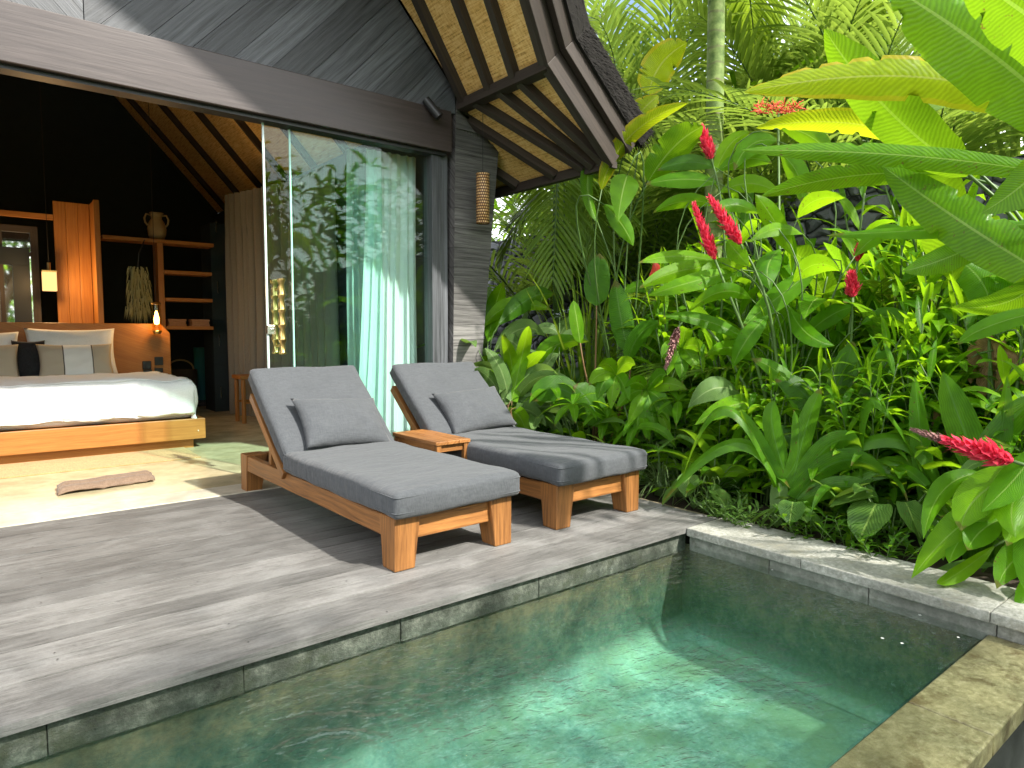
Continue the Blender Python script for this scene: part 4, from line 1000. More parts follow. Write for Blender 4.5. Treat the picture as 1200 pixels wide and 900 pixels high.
def frond(f, s, ctr, LL, WW, R, nl=34, droop=.7, m=0, ang=.9, up=V((0, 0, 1)), r0=.012):
    n = len(ctr) - 1; s.tube(ctr, [r0 * (1 - .8 * i / n) for i in range(n + 1)], 5)
    for k in range(nl):
        t = .12 + .88 * (k + .5) / nl; ff = t * n; i = min(int(ff), n - 1); p = ctr[i].lerp(ctr[i + 1], ff - i); tg = (ctr[i + 1] - ctr[i]).normalized()
        sd = tg.cross(up)
        if sd.length < .1: sd = tg.orthogonal()
        sd.normalize(); un = sd.cross(tg)
        l = LL * (.45 + .75 * sin(pi * min(1, .12 + t * .88))) * R.uniform(.88, 1.08)
        for sg in (-1, 1):
            a = ang * (1.05 - .5 * t); d = tg * cos(a) + sd * sg * sin(a) + un * R.uniform(.0, .25)
            blade(f, curve(p, d, l, droop * R.uniform(.7, 1.2), 5, 1.3), tg.cross(d) .cross(d) if False else (tg - d * tg.dot(d)), WW, 'thin', .35, 0, 2, m, R)
def proto_palm(seed, n, L, LL, WW, mat, el=(.7, 1.45), droop=1.1, base_h=.0, nl=34, m2=None, ldroop=.7):
    R = random.Random(seed); f, s = MB(), MB()
    for k in range(n):
        a = 2.39996 * k + R.uniform(-.3, .3); e = R.uniform(*el)
        c = curve((.06 * cos(a), .06 * sin(a), base_h), dirv(a, e), L * R.uniform(.8, 1.1), droop * R.uniform(.7, 1.2), 14, 1.2)
        frond(f, s, c, LL, WW, R, nl, ldroop)
    return [('foliage', mesh_of(f, 'palm_foliage', GM[mat])), ('stems', mesh_of(s, 'palm_stems', GM['stem']))]
def proto_sprigs(seed, n, h, LL, WW, mat, spread=.14):
    R = random.Random(seed); f, s = MB(), MB()
    for k in range(n):
        a = R.random() * 6.28; r = spread * sqrt(R.random()); c = curve((r * cos(a), r * sin(a), 0), dirv(a, R.uniform(.6, 1.4)), h * R.uniform(.5, 1), .2, 6)
        s.tube(c, .0035, 5)
        for j in range(9):
            t = .15 + .85 * j / 8; i = min(int(t * 6), 5); p = c[i].lerp(c[i + 1], t * 6 - i); aa = 2.4 * j + R.random()
            leaf(f, p, dirv(aa, R.uniform(.1, .8)), LL * R.uniform(.7, 1.2), WW * R.uniform(.8, 1.2), .4, 'lance', .2, .0, 4, 2, 0, 0, R)
    return [('foliage', mesh_of(f, 'sprig_foliage', GM[mat])), ('stems', mesh_of(s, 'sprig_stems', GM['stem']))]
def proto_whorl(seed, n, h, LL, WW, mat, nleaf=7):
    """stems that each end in a whorl of drooping leaflets"""
    R = random.Random(seed); f, s = MB(), MB()
    for k in range(n):
        a = 2.4 * k + R.uniform(-.4, .4); c = curve((0.05 * cos(a), .05 * sin(a), 0), dirv(a, R.uniform(.8, 1.4)), h * R.uniform(.6, 1.05), .35, 8)
        s.tube(c, [.011 - .006 * i / 8 for i in range(9)], 6); tg = (c[-1] - c[-2]).normalized(); o = tg.orthogonal().normalized(); b_ = tg.cross(o); a1 = R.random() * 6
        for j in range(nleaf):
            an = a1 + 2 * pi * j / nleaf; d = (o * cos(an) + b_ * sin(an)) + tg * R.uniform(.15, .5)
            leaf(f, c[-1], d, LL * R.uniform(.8, 1.15), WW, R.uniform(1.0, 1.9), 'lance', .2, .02, 8, 4, R.uniform(-.2, .2), 0, R)
    return [('foliage', mesh_of(f, 'whorl_foliage', GM[mat])), ('stems', mesh_of(s, 'whorl_stems', GM['stem']))]
def proto_heart(seed, n, h, LL, mat='small'):
    R = random.Random(seed); f, s = MB(), MB()
    for k in range(n):
        a = 2.4 * k + R.uniform(-.3, .3); c = curve((0, 0, 0), dirv(a, R.uniform(.8, 1.3)), h * R.uniform(.6, 1.1), .3, 6); s.tube(c, .005, 5)
        L_ = LL * R.uniform(.8, 1.2); d = dirv(a + R.uniform(-.3, .3), R.uniform(-.9, -.2)); sd = d.cross(V((0, 0, 1))).normalized(); nn = sd.cross(d)
        p0 = c[-1]; vs = [p0]; uv = [(.5, .25)]; N = 28
        for j in range(N):
            th = 2 * pi * j / N; x = .48 * sin(th) * (1 + .1 * cos(th)) * (1.0 if cos(th) > -.2 else .9); y = -cos(th) * .5 + .30 if True else 0
            if cos(th) > .75: y += .12 * (cos(th) - .75) / .25 * 2
            y2 = .5 - .62 * cos(th)
            if cos(th) < -.6: x *= 1 - .6 * ((-cos(th) - .6) / .4)
            yy = y2 - .18 + (.16 * ((cos(th) - .8) / .2) if cos(th) > .8 else 0)
            vs.append(p0 + d * L_ * yy + sd * L_ * x + nn * L_ * (.16 * abs(x) - .18 * yy * yy)); uv.append((x + .5, max(0, min(1, yy))))
        f.add(vs, [(0, 1 + j, 1 + (j + 1) % N) for j in range(N)], uv)
    return [('foliage', mesh_of(f, 'heart_foliage', GM[mat])), ('stems', mesh_of(s, 'heart_stems', GM['stem']))]

PR = {}
PR['ginger_a'] = proto_ginger(1, 9, 1.75, .44, .105, 13)
PR['ginger_b'] = proto_ginger(2, 8, 1.45, .40, .10, 12, mats=('gingerlit', 'ginger'), fr=.3)
PR['ginger_c'] = proto_ginger(3, 10, 1.2, .38, .095, 12)
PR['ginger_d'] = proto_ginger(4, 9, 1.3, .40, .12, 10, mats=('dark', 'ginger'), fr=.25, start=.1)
PR['ginger_v'] = proto_ginger(14, 8, 1.0, .40, .12, 9, mats=('varieg', 'ginger'), fr=.25, start=.1)
PR['paddle_a'] = proto_paddle(5, 9, 1.25, .56, .20, spread=.16)
PR['paddle_b'] = proto_paddle(6, 10, .75, .50, .22, 'dark', (.7, 1.4), .8, spread=.16)
PR['heliconia_a'] = proto_paddle(7, 8, 1.6, 1.15, .24, 'heliconia', (1.0, 1.45), .9, 'paddle', 3, .2, 'stem', .03)
PR['crinum_a'] = proto_rosette(8, 18, .95, .105, 'crinum')
PR['crinum_b'] = proto_rosette(9, 16, .75, .085, 'crinum', (.35, 1.3), 1.4)
PR['dracaena'] = proto_rosette(10, 26, .62, .07, 'varieg', (.1, 1.4), 1.1, .3, 1.2, .45)
PR['reed'] = proto_rosette(41, 34, 2.1, .034, 'palm', (1.15, 1.52), .9, .3, 1.8, 0, 'thin', 2)
PR['ginger_n'] = proto_ginger(51, 11, 1.8, .42, .072, 17, .26, ('gingerlit', 'ginger'), .5, .15)
PR['ginger_m'] = proto_ginger(52, 11, 1.5, .40, .078, 16, .28, ('ginger', 'gingerlit'), .5, .1)
PR['tuft'] = proto_rosette(11, 60, .36, .012, 'tuft', (.25, 1.4), 1.6, .2, 1.1, 0, 'thin', 2)
PR['areca_a'] = proto_palm(12, 11, 1.9, .42, .032, 'palm')
PR['areca_b'] = proto_palm(13, 12, 2.6, .55, .036, 'palmlit', (.8, 1.5), .9)
PR['dwarf_palm'] = proto_palm(15, 9, .9, .30, .028, 'dark', (.4, 1.3), 1.0, 0, 22)
PR['sprigs'] = proto_sprigs(16, 16, .24, .075, .02, 'small')
PR['sprigs_d'] = proto_sprigs(17, 14, .34, .11, .035, 'dark', .18)
PR['whorl'] = proto_whorl(18, 7, .95, .34, .085, 'ginger')
PR['heart'] = proto_heart(19, 8, .34, .2)
#MARK4
# ------------------------------------------------------------------ plants shaped one leaf at a time
def px2m(px, d): return px * d / F * 1.06
class Hero:
    def __init__(s, name, base, label, cat, seed=0, group=None):
        s.R = random.Random(seed); s.base = V(base); s.name = name; s.lab = (label, cat, group); s.fol = {}; s.stm = MB(); s.fl = []; s.stemmat = 'stem'
    def leaf(s, pts, W, mat='ginger', roll=0, kind='lance', fold=.2, wave=.02, tears=0, n=16, cols=6, stem=True, sr=.012):
        """pts: three (x, y, distance) sight lines from leaf base to leaf tip, W in metres"""
        if tears: n = max(n, 46); tears *= 2
        P = [atd(*p) for p in pts]; c1 = P[1] * 2 - (P[0] + P[2]) * .5
        ctr = [P[0] * (1 - t) ** 2 + c1 * 2 * t * (1 - t) + P[2] * t * t for t in [i / n for i in range(n + 1)]]
        T = (P[2] - P[0]).normalized(); vw = (P[1] - CAM).normalized(); sd = T.cross(vw).normalized()
        if roll: sd = Matrix.Rotation(radians(roll), 3, T) @ sd
        blade(s.fol.setdefault(mat, MB()), ctr, sd, W, kind, fold, wave, cols, 0, s.R, tears)
        if stem:
            d0 = (P[0] - ctr[1]).normalized(); b = s.base + V((s.R.uniform(-.08, .08), s.R.uniform(-.08, .08), 0)); L = (P[0] - b).length
            q = P[0] + d0 * L * .35 + V((0, 0, -.05)); r = b + V((0, 0, L * .45))
            pts_ = [P[0] * (1 - t) ** 3 + q * 3 * t * (1 - t) ** 2 + r * 3 * t * t * (1 - t) + b * t ** 3 for t in [i / 12 for i in range(13)]]
            s.stm.tube(pts_, [sr * (.45 + .75 * i / 12) for i in range(13)], 6)
    def spike(s, a, b, r=.04, mat='red', name='flower_spike', stem=True):
        A, B = atd(*a), atd(*b); m = MB(); spike(m, A, B - A, (B - A).length, r, s.R); s.fl.append((name, m, mat))
        if stem:
            d0 = (A - B).normalized(); L = (A - s.base).length; q = A + d0 * L * .3; r_ = s.base + V((0, 0, L * .45))
            s.stm.tube([A * (1 - t) ** 3 + q * 3 * t * (1 - t) ** 2 + r_ * 3 * t * t * (1 - t) + s.base * t ** 3 for t in [i / 10 for i in range(11)]], [.008 + .008 * i / 10 for i in range(11)], 6)
    def done(s):
        r = empty(s.name, s.base, 0, *s.lab); inv = Matrix.Translation(s.base).inverted()
        for k, (mt, mb) in enumerate(s.fol.items()):
            o = mb.build('foliage' , GM[mt], r, smooth=True); o.matrix_parent_inverse = inv
        if s.stm.v: o = s.stm.build('stems', GM[s.stemmat], r, smooth=True); o.matrix_parent_inverse = inv
        for nm, mb, mt in s.fl: o = mb.build(nm, GM[mt], r, smooth=True); o.matrix_parent_inverse = inv
        return r
# large heliconia reaching in from the right
h = Hero('heliconia_plant', (4.35, 1.0, -.03), 'tall heliconia with huge yellow green leaves reaching in from the right edge', 'heliconia', 1)
h.leaf([(1235, 135, 4.3), (1075, 90, 4.1), (872, 108, 3.9)], 0.238, 'yellowleaf', 24, 'paddle', .25, .03, 5, 24, 8, sr=.02)
h.leaf([(1135, 205, 4.5), (1040, 128, 4.3), (966, 34, 4.2)], 0.277, 'heliconia', -15, 'paddle', .2, .025, 1, 20, 8, sr=.02)
h.leaf([(1260, 150, 3.9), (1160, 62, 3.8), (1040, -18, 3.75)], 0.343, 'heliconia', 15, 'paddle', .25, .03, 4, 22, 8, sr=.02)
h.leaf([(1280, 75, 3.6), (1210, 22, 3.6), (1120, -40, 3.6)], 0.330, 'heliconia', -20, 'paddle', .2, .03, 2, 20, 8, sr=.02)
h.leaf([(1110, 178, 4.6), (1000, 145, 4.5), (886, 150, 4.4)], 0.158, 'yellowleaf', -25, 'paddle', .3, .03, 3, 20, 6, sr=.016)
h.leaf([(1240, 205, 4.2), (1060, 182, 4.1), (868, 176, 4.0)], 0.125, 'heliconia', 20, 'paddle', .3, .02, 1, 22, 6, sr=.018)
h.leaf([(1120, 205, 4.7), (1000, 206, 4.6), (892, 230, 4.5)], 0.145, 'heliconia', -10, 'paddle', .3, .025, 1, 20, 6, sr=.016)
h.leaf([(1240, 330, 4.3), (1130, 262, 4.4), (1035, 195, 4.5)], 0.264, 'heliconia', 10, 'paddle', .25, .02, 2, 20, 8, sr=.02)
h.leaf([(1260, 120, 4.0), (1225, 190, 4.0), (1150, 250, 4.0)], 0.238, 'heliconia', 30, 'paddle', .3, .02, 1, 18, 6, sr=.02)
h.leaf([(1250, 260, 4.4), (1110, 268, 4.5), (968, 276, 4.6)], 0.099, 'ginger', 35, 'paddle', .4, .02, 2, 20, 6)
h.leaf([(1190, 262, 4.6), (1120, 298, 4.6), (1058, 318, 4.6)], 0.158, 'heliconia', 10, 'paddle', .2, .02, 0, 16, 6)
h.leaf([(1245, 360, 4.2), (1165, 380, 4.2), (1122, 404, 4.2)], 0.099, 'ginger', 10)
h.leaf([(1235, 300, 4.3), (1190, 350, 4.35), (1115, 360, 4.4)], 0.145, 'heliconia', -25, 'paddle')
h.done()
# red ginger leaning over the coping, bottom right
h = Hero('red_ginger', (4.55, .78, -.03), 'red ginger with broad drooping leaves and one red flower spike leaning over the pool coping', 'ginger plant', 2)
D = 4.05
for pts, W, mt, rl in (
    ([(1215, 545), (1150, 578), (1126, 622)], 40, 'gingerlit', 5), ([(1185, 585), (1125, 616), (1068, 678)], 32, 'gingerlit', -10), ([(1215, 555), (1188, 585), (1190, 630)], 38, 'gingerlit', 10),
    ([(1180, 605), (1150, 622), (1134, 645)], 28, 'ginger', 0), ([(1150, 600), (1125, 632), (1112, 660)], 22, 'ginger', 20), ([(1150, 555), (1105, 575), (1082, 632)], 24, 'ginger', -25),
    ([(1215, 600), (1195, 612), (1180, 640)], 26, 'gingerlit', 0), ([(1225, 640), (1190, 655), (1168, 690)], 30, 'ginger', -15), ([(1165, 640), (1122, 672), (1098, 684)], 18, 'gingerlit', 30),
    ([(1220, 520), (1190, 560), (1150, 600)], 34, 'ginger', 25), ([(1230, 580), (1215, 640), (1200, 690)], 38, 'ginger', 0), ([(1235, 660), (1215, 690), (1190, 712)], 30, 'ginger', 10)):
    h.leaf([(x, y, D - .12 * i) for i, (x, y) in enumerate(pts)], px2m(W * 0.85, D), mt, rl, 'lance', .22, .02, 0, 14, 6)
h.leaf([(1098, 684, 3.93), (1132, 706, 3.88), (1182, 713, 3.86)], .075, 'gingerlit', 40, 'lance', .2, .01, 0, 12, 4, stem=False)
h.spike((1186, 540, 3.95), (1106, 515, 3.86), .068)
h.spike((1112, 517, 3.88), (1068, 503, 3.85), .026, 'fadedbud', 'flower_tip', stem=False)
h.done()
# ginger with two red spikes, centre
h = Hero('red_ginger', gpos(915, 5.35), 'leafy ginger with a pair of tall red flower spikes, in front of the palm trunk', 'ginger plant', 3)
D = 5.2
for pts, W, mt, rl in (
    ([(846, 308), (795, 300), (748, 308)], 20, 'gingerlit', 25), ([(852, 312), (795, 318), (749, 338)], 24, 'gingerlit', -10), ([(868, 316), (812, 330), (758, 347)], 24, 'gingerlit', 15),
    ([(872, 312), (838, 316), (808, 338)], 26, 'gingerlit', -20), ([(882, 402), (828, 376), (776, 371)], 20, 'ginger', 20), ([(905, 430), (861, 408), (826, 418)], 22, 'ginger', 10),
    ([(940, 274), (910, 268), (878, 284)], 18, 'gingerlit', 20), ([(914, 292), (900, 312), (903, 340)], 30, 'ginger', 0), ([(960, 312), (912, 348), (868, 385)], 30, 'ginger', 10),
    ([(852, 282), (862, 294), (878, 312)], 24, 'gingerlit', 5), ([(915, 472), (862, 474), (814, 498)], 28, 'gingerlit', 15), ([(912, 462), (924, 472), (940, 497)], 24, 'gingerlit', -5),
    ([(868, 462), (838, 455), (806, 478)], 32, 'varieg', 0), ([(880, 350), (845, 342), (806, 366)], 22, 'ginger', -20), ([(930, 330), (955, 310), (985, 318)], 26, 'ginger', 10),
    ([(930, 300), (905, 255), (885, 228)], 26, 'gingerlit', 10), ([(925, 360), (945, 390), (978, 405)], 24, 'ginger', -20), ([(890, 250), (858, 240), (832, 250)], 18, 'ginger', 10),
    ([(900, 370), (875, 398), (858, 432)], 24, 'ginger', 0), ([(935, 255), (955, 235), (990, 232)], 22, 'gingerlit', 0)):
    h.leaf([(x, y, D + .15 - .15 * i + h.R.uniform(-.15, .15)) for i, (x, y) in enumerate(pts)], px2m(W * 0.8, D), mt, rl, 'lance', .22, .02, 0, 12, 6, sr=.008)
h.spike((838, 304, 5.1), (813, 238, 5.1), .055); h.spike((868, 286, 5.1), (831, 230, 5.1), .06)
h.spike((795, 384, 5.2), (780, 432, 5.0), .04, 'fadedbud', 'flower_tip')
h.done()
h = Hero('red_ginger', gpos(985, 5.5), 'slender ginger with two small dark red flower cones among shaded stems', 'ginger plant', 4)
for pts, W, mt, rl in (([(1000, 360), (970, 372), (935, 402)], 24, 'ginger', 0), ([(1010, 380), (1045, 372), (1075, 392)], 24, 'ginger', 20), ([(995, 420), (960, 440), (930, 470)], 26, 'ginger', 10), ([(1015, 430), (1050, 425), (1080, 450)], 22, 'ginger', -10), ([(1002, 300), (1030, 275), (1060, 268)], 20, 'ginger', 0)):
    h.leaf([(x, y, 5.4) for x, y in pts], px2m(W * 0.8, 5.4), mt, rl, sr=.008)
h.spike((999, 348, 5.4), (998, 318, 5.4), .06); h.spike((1005, 306, 5.45), (1007, 286, 5.45), .045)
h.done()
h = Hero('red_ginger', gpos(835, 6.2), 'ginger with one slim red spike against the palm trunk', 'ginger plant', 5)
for pts, W, mt, rl in (([(838, 196), (805, 190), (770, 200)], 18, 'dark', 10), ([(840, 214), (800, 210), (756, 216)], 20, 'ginger', 20), ([(842, 200), (875, 186), (905, 192)], 20, 'ginger', 0), ([(838, 240), (800, 236), (765, 250)], 18, 'ginger', -20), ([(845, 225), (880, 215), (915, 228)], 20, 'gingerlit', 0), ([(838, 205), (855, 170), (880, 155)], 18, 'gingerlit', 10)):
    h.leaf([(x, y, 6.1) for x, y in pts], px2m(W * 0.8, 6.1) * 1.15, mt, rl, sr=.008)
h.spike((834, 186, 6.1), (822, 148, 6.1), .068); h.done()
# orange red feathery flower below the yellow leaf
h = Hero('feather_flower_plant', gpos(930, 6.1), 'plant with a flat feathery orange red flower head below the yellow leaf', 'flowering plant', 6)
m = MB()
for k in range(160):
    p = atd(h.R.uniform(886, 938), h.R.uniform(122, 134), 6.0 + h.R.uniform(-.1, .1)); dd = dirv(h.R.random() * 6.28, h.R.uniform(-.3, 1.0)); m.tube([p, p + dd * h.R.uniform(.03, .08)], [.004, .002], 4)
h.fl.append(('flower_head', m, 'orange'))
h.stm.tube([atd(912, 132, 6.0), gpos(915, 6.05, 1.2), gpos(930, 6.1)], [.008, .012, .014], 6)
for pts in ([(915, 150), (950, 160), (980, 190)], [(910, 165), (880, 170), (860, 200)], [(915, 180), (935, 205), (940, 240)]): h.leaf([(x, y, 6.0) for x, y in pts], .17, 'ginger', 10, sr=.008)
h.done()
# yellow lit heliconia beside the roof corner
h = Hero('heliconia_plant', gpos(735, 6.9), 'yellow green heliconia with a hanging pointed leaf beside the roof corner', 'heliconia', 7)
h.leaf([(705, 222, 6.2), (738, 160, 6.1), (806, 121, 6.0)], .17, 'yellowleaf', 20, 'paddle', .4, .04, 3, 16, 6)
h.leaf([(760, 212, 6.2), (790, 172, 6.1), (824, 148, 6.0)], .28, 'heliconia', 10, 'paddle', .2, .04, 3, 16, 6)
h.leaf([(735, 205, 6.0), (729, 228, 6.0), (724, 260, 5.95)], .25, 'heliconia', 5, 'ovate', .15, .015, 0, 14, 6)
h.leaf([(708, 240, 6.1), (728, 262, 6.1), (742, 288, 6.0)], .16, 'heliconia', -10, 'lance', .25, .02)
h.leaf([(760, 110, 6.9), (775, 75, 6.9), (805, 50, 6.9)], .34, 'yellowleaf', 10, 'paddle', .2, .04, 4)
h.leaf([(740, 150, 6.6), (752, 130, 6.5), (772, 112, 6.5)], .25, 'yellowleaf', -20, 'paddle', .2, .04, 3)
h.leaf([(700, 260, 6.4), (690, 200, 6.4), (722, 150, 6.4)], .14, 'heliconia', 30, 'paddle', .3, .02)
h.done()
# calathea paddles in front of the lava wall
h = Hero('paddle_plant', gpos(705, 6.5), 'upright plant with two tall paddle leaves standing before the lava wall', 'paddle plant', 8); h.stemmat = 'cane'
h.leaf([(699, 358, 6.5), (700, 328, 6.5), (703, 297, 6.55)], .25, 'paddle', 5, 'paddle', .12, .012, 0, 14, 8, sr=.014)
h.leaf([(736, 412, 6.3), (727, 370, 6.35), (721, 328, 6.4)], .22, 'paddle', -12, 'paddle', .2, .012, 0, 14, 8, sr=.014)
h.leaf([(680, 402, 6.4), (676, 375, 6.4), (672, 352, 6.4)], .15, 'heliconia', 30, 'paddle', .2, .012, 0, 12, 6, sr=.014)
h.leaf([(735, 425, 6.2), (750, 392, 6.2), (775, 378, 6.2)], .16, 'paddle', 20, 'paddle', .2, .012)
h.leaf([(680, 470, 6.0), (650, 455, 6.0), (622, 470, 5.95)], .24, 'dark', 0, 'paddle', .2, .012)
h.leaf([(705, 500, 6.0), (690, 470, 6.0), (672, 452, 6.0)], .28, 'dark', 15, 'paddle', .2, .012)
h.done()
# arching crinum and a broad upright strap leaf
h = Hero('crinum_lily', gpos(1108, 4.75), 'crinum lily with one long arching strap leaf and broad upright blades, near the red flower', 'lily plant', 9)
for pts, W, mt, rl in (([(1108, 590), (1050, 515), (945, 560)], 24, 'crinum', 30), ([(1100, 590), (1020, 470), (1012, 618)], 22, 'crinum', 40), ([(1152, 560), (1128, 500), (1105, 436)], 40, 'crinum', 0), ([(1100, 600), (1060, 545), (960, 585)], 34, 'crinum', 25), ([(1115, 590), (1180, 500), (1215, 470)], 34, 'crinum', 10), ([(1090, 600), (1080, 520), (1072, 440)], 26, 'crinum', 20), ([(1130, 590), (1165, 540), (1180, 440)], 28, 'crinum', -20), ([(1160, 680), (1150, 640), (1165, 560)], 40, 'crinum', 10), ([(1180, 690), (1178, 650), (1195, 590)], 36, 'crinum', -15)):
    h.leaf([(x, y, 4.7) for x, y in pts], px2m(W * .72, 4.7), mt, rl, 'strap', .25, .012, 0, 18, 6, stem=False)
h.stm.tube([gpos(1108, 4.75), gpos(1108, 4.75, .22)], [.05, .035], 10); h.done()
h = Hero('crinum_lily', gpos(920, 4.75), 'crinum lily with arching straps around a cut pale leaf, above the coping corner', 'lily plant', 10)
for pts, W, mt, rl in (([(915, 575), (860, 520), (775, 590)], 22, 'crinum', 30), ([(910, 570), (850, 480), (800, 560)], 20, 'crinum', 40), ([(922, 560), (905, 500), (908, 470)], 26, 'crinum', 0), ([(928, 570), (945, 500), (962, 455)], 26, 'crinum', 10), ([(930, 575), (975, 520), (1010, 525)], 30, 'crinum', 20), ([(932, 585), (985, 540), (1040, 560)], 34, 'crinum', 25), ([(918, 570), (890, 520), (868, 480)], 22, 'crinum', -25), ([(935, 590), (990, 570), (1030, 590)], 30, 'crinum', 15), ([(913, 566), (913, 590), (911, 618)], 26, 'varieg', 0), ([(920, 560), (935, 530), (930, 480)], 22, 'crinum', 15)):
    h.leaf([(x, y, 4.65) for x, y in pts], px2m(W * .72, 4.65), mt, rl, 'strap', .25, .012, 0, 18, 6, stem=False)
h.stm.tube([gpos(920, 4.75), gpos(920, 4.75, .2)], [.05, .035], 10); h.done()
# dark broad leaves right of centre
h = Hero('broad_leaf_plant', gpos(965, 5.1), 'clump of dark broad ribbed leaves right of the two flower spikes', 'broad leaf plant', 11)
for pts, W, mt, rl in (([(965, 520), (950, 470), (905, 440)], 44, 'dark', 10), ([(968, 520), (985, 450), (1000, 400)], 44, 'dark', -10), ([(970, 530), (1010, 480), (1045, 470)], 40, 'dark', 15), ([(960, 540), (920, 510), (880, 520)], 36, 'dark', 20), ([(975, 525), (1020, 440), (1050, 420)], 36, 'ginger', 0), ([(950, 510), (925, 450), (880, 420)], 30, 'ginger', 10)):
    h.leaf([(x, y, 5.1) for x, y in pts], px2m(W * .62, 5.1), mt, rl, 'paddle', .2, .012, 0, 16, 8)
h.done()
# small accents among the leaves
h = Hero('blue_flower_plant', gpos(655, 7.0), 'slim plant with a small cluster of pale blue flowers before the lava wall', 'flowering plant', 15)
m = MB()
for k in range(26):
    p = atd(h.R.uniform(645, 668), h.R.uniform(361, 374), 6.95 + h.R.uniform(-.06, .06))
    for j in range(4): leaf(m, p, dirv(j * 1.57 + k, .4), .022, .016, .3, 'ovate', .1, 0, 3, 2, 0, 0, h.R)
h.fl.append(('flower_head', m, 'blue')); h.stm.tube([atd(656, 370, 6.95), gpos(655, 7.0)], [.005, .009], 6)
for pts in ([(656, 392), (640, 384), (622, 392)], [(656, 400), (672, 392), (690, 400)], [(655, 415), (642, 425), (636, 445)]): h.leaf([(x, y, 6.95) for x, y in pts], .12, 'varieg', 10, sr=.006)
h.done()
h = Hero('banana_plant', gpos(1168, 5.3), 'banana plant with torn dry brown leaves hanging in the shade at the right', 'banana plant', 16)
for pts, W in (([(1160, 400), (1158, 430), (1150, 470)], .12), ([(1172, 400), (1180, 440), (1172, 480)], .11), ([(1165, 395), (1145, 420), (1138, 450)], .12), ([(1165, 410), (1190, 420), (1200, 452)], .13), ([(1110, 470), (1112, 500), (1102, 540)], .05), ([(1105, 460), (1096, 500), (1100, 530)], .04)):
    h.leaf([(x, y, 5.25 if x > 1130 else 5.0) for x, y in pts], W, 'dry', h.R.uniform(-40, 40), 'strap', .5, .09, 4, 14, 6, sr=.014)
for pts, W in (([(1168, 390), (1150, 330), (1110, 300)], .22), ([(1170, 390), (1190, 330), (1215, 300)], .22)): h.leaf([(x, y, 5.35) for x, y in pts], W, 'ginger', 15, 'paddle', .2, .02, 2, 14, 6, sr=.02)
h.done()
h = Hero('red_leaf_plant', gpos(772, 6.8), 'plant with one dull red leaf bract half hidden left of the two flower spikes', 'flowering plant', 17)
h.leaf([(766, 332, 6.7), (770, 318, 6.7), (764, 304, 6.7)], .14, 'redleaf', 10, 'ovate', .2, .01, 0, 10, 6); h.leaf([(775, 330, 6.7), (782, 322, 6.7), (780, 308, 6.7)], .09, 'redleaf', -20, 'ovate', .2, .01, 0, 10, 6)
for pts in ([(770, 345), (750, 335), (730, 345)], [(772, 350), (790, 345), (805, 358)]): h.leaf([(x, y, 6.7) for x, y in pts], .12, 'ginger', 10, sr=.007)
h.done()
h = Hero('croton_bush', gpos(1135, 6.4), 'yellow leaved croton bush glowing in the gap below the heliconia leaves', 'shrub', 18)
for k in range(34):
    x, y = h.R.uniform(1112, 1160), h.R.uniform(240, 285); a = h.R.random() * 6.28
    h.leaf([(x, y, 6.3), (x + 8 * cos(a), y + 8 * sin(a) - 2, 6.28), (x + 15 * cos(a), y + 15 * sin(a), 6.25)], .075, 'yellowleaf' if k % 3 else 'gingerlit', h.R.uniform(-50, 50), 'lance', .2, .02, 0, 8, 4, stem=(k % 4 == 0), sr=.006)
h.done()
# strappy dracaena beside the column
h = Hero('dracaena', gpos(612, 6.5), 'pale striped dracaena with arching strap leaves behind the second lounger', 'dracaena', 12); h.stemmat = 'cane'
for pts, W, mt, rl in (([(600, 478), (645, 466), (694, 484)], 15, 'varieg', 30), ([(600, 472), (630, 455), (662, 466)], 14, 'varieg', 25), ([(598, 470), (628, 436), (655, 440)], 14, 'varieg', 15), ([(596, 470), (600, 430), (588, 392)], 15, 'gingerlit', 0), ([(602, 470), (618, 430), (640, 412)], 14, 'gingerlit', 10), ([(594, 474), (575, 445), (556, 432)], 14, 'varieg', 0),
    ([(602, 480), (622, 482), (640, 500)], 15, 'varieg', 30), ([(600, 482), (650, 478), (672, 500)], 13, 'varieg', 30), ([(596, 476), (588, 436), (568, 408)], 14, 'varieg', 10), ([(604, 470), (632, 442), (672, 448)], 12, 'varieg', 30), ([(600, 470), (612, 415), (620, 382)], 14, 'gingerlit', -10), ([(598, 480), (610, 490), (618, 512)], 16, 'gingerlit', 20), ([(604, 478), (640, 490), (660, 512)], 14, 'varieg', 20)):
    h.leaf([(x, y, 6.4 - .1 * i + h.R.uniform(-.15, .15)) for i, (x, y) in enumerate(pts)], px2m(W, 6.4) * 1.15, mt, rl, 'strap', .25, .012, 0, 14, 6, sr=.006)
h.done()
h = Hero('shell_ginger', gpos(600, 7.3), 'shell ginger with broad pale leaves spread beside the charred column', 'ginger plant', 13)
for pts, W, mt, rl in (([(566, 384), (600, 358), (648, 364)], 16, 'gingerlit', 10), ([(572, 400), (580, 360), (590, 330)], 18, 'ginger', 0), ([(580, 410), (612, 385), (640, 395)], 18, 'varieg', 10), ([(570, 395), (568, 360), (575, 335)], 20, 'varieg', 0), ([(590, 400), (606, 405), (622, 436)], 16, 'varieg', -10), ([(562, 410), (572, 420), (590, 436)], 14, 'varieg', 10), ([(585, 380), (620, 350), (650, 345)], 20, 'dark', 10), ([(640, 420), (655, 395), (668, 370)], 18, 'varieg', 0), ([(625, 430), (650, 405), (690, 400)], 18, 'ginger', 15)):
    h.leaf([(x, y, 7.0 + h.R.uniform(-.2, .2)) for x, y in pts], px2m(W, 7.0) * 1.2, mt, rl, 'lance', .2, .02, 0, 12, 6, sr=.008)
h.done()
h = Hero('umbrella_plant', gpos(752, 5.8), 'umbrella plant with a big whorl of drooping leaflets behind the foot of the second lounger', 'umbrella plant', 14)
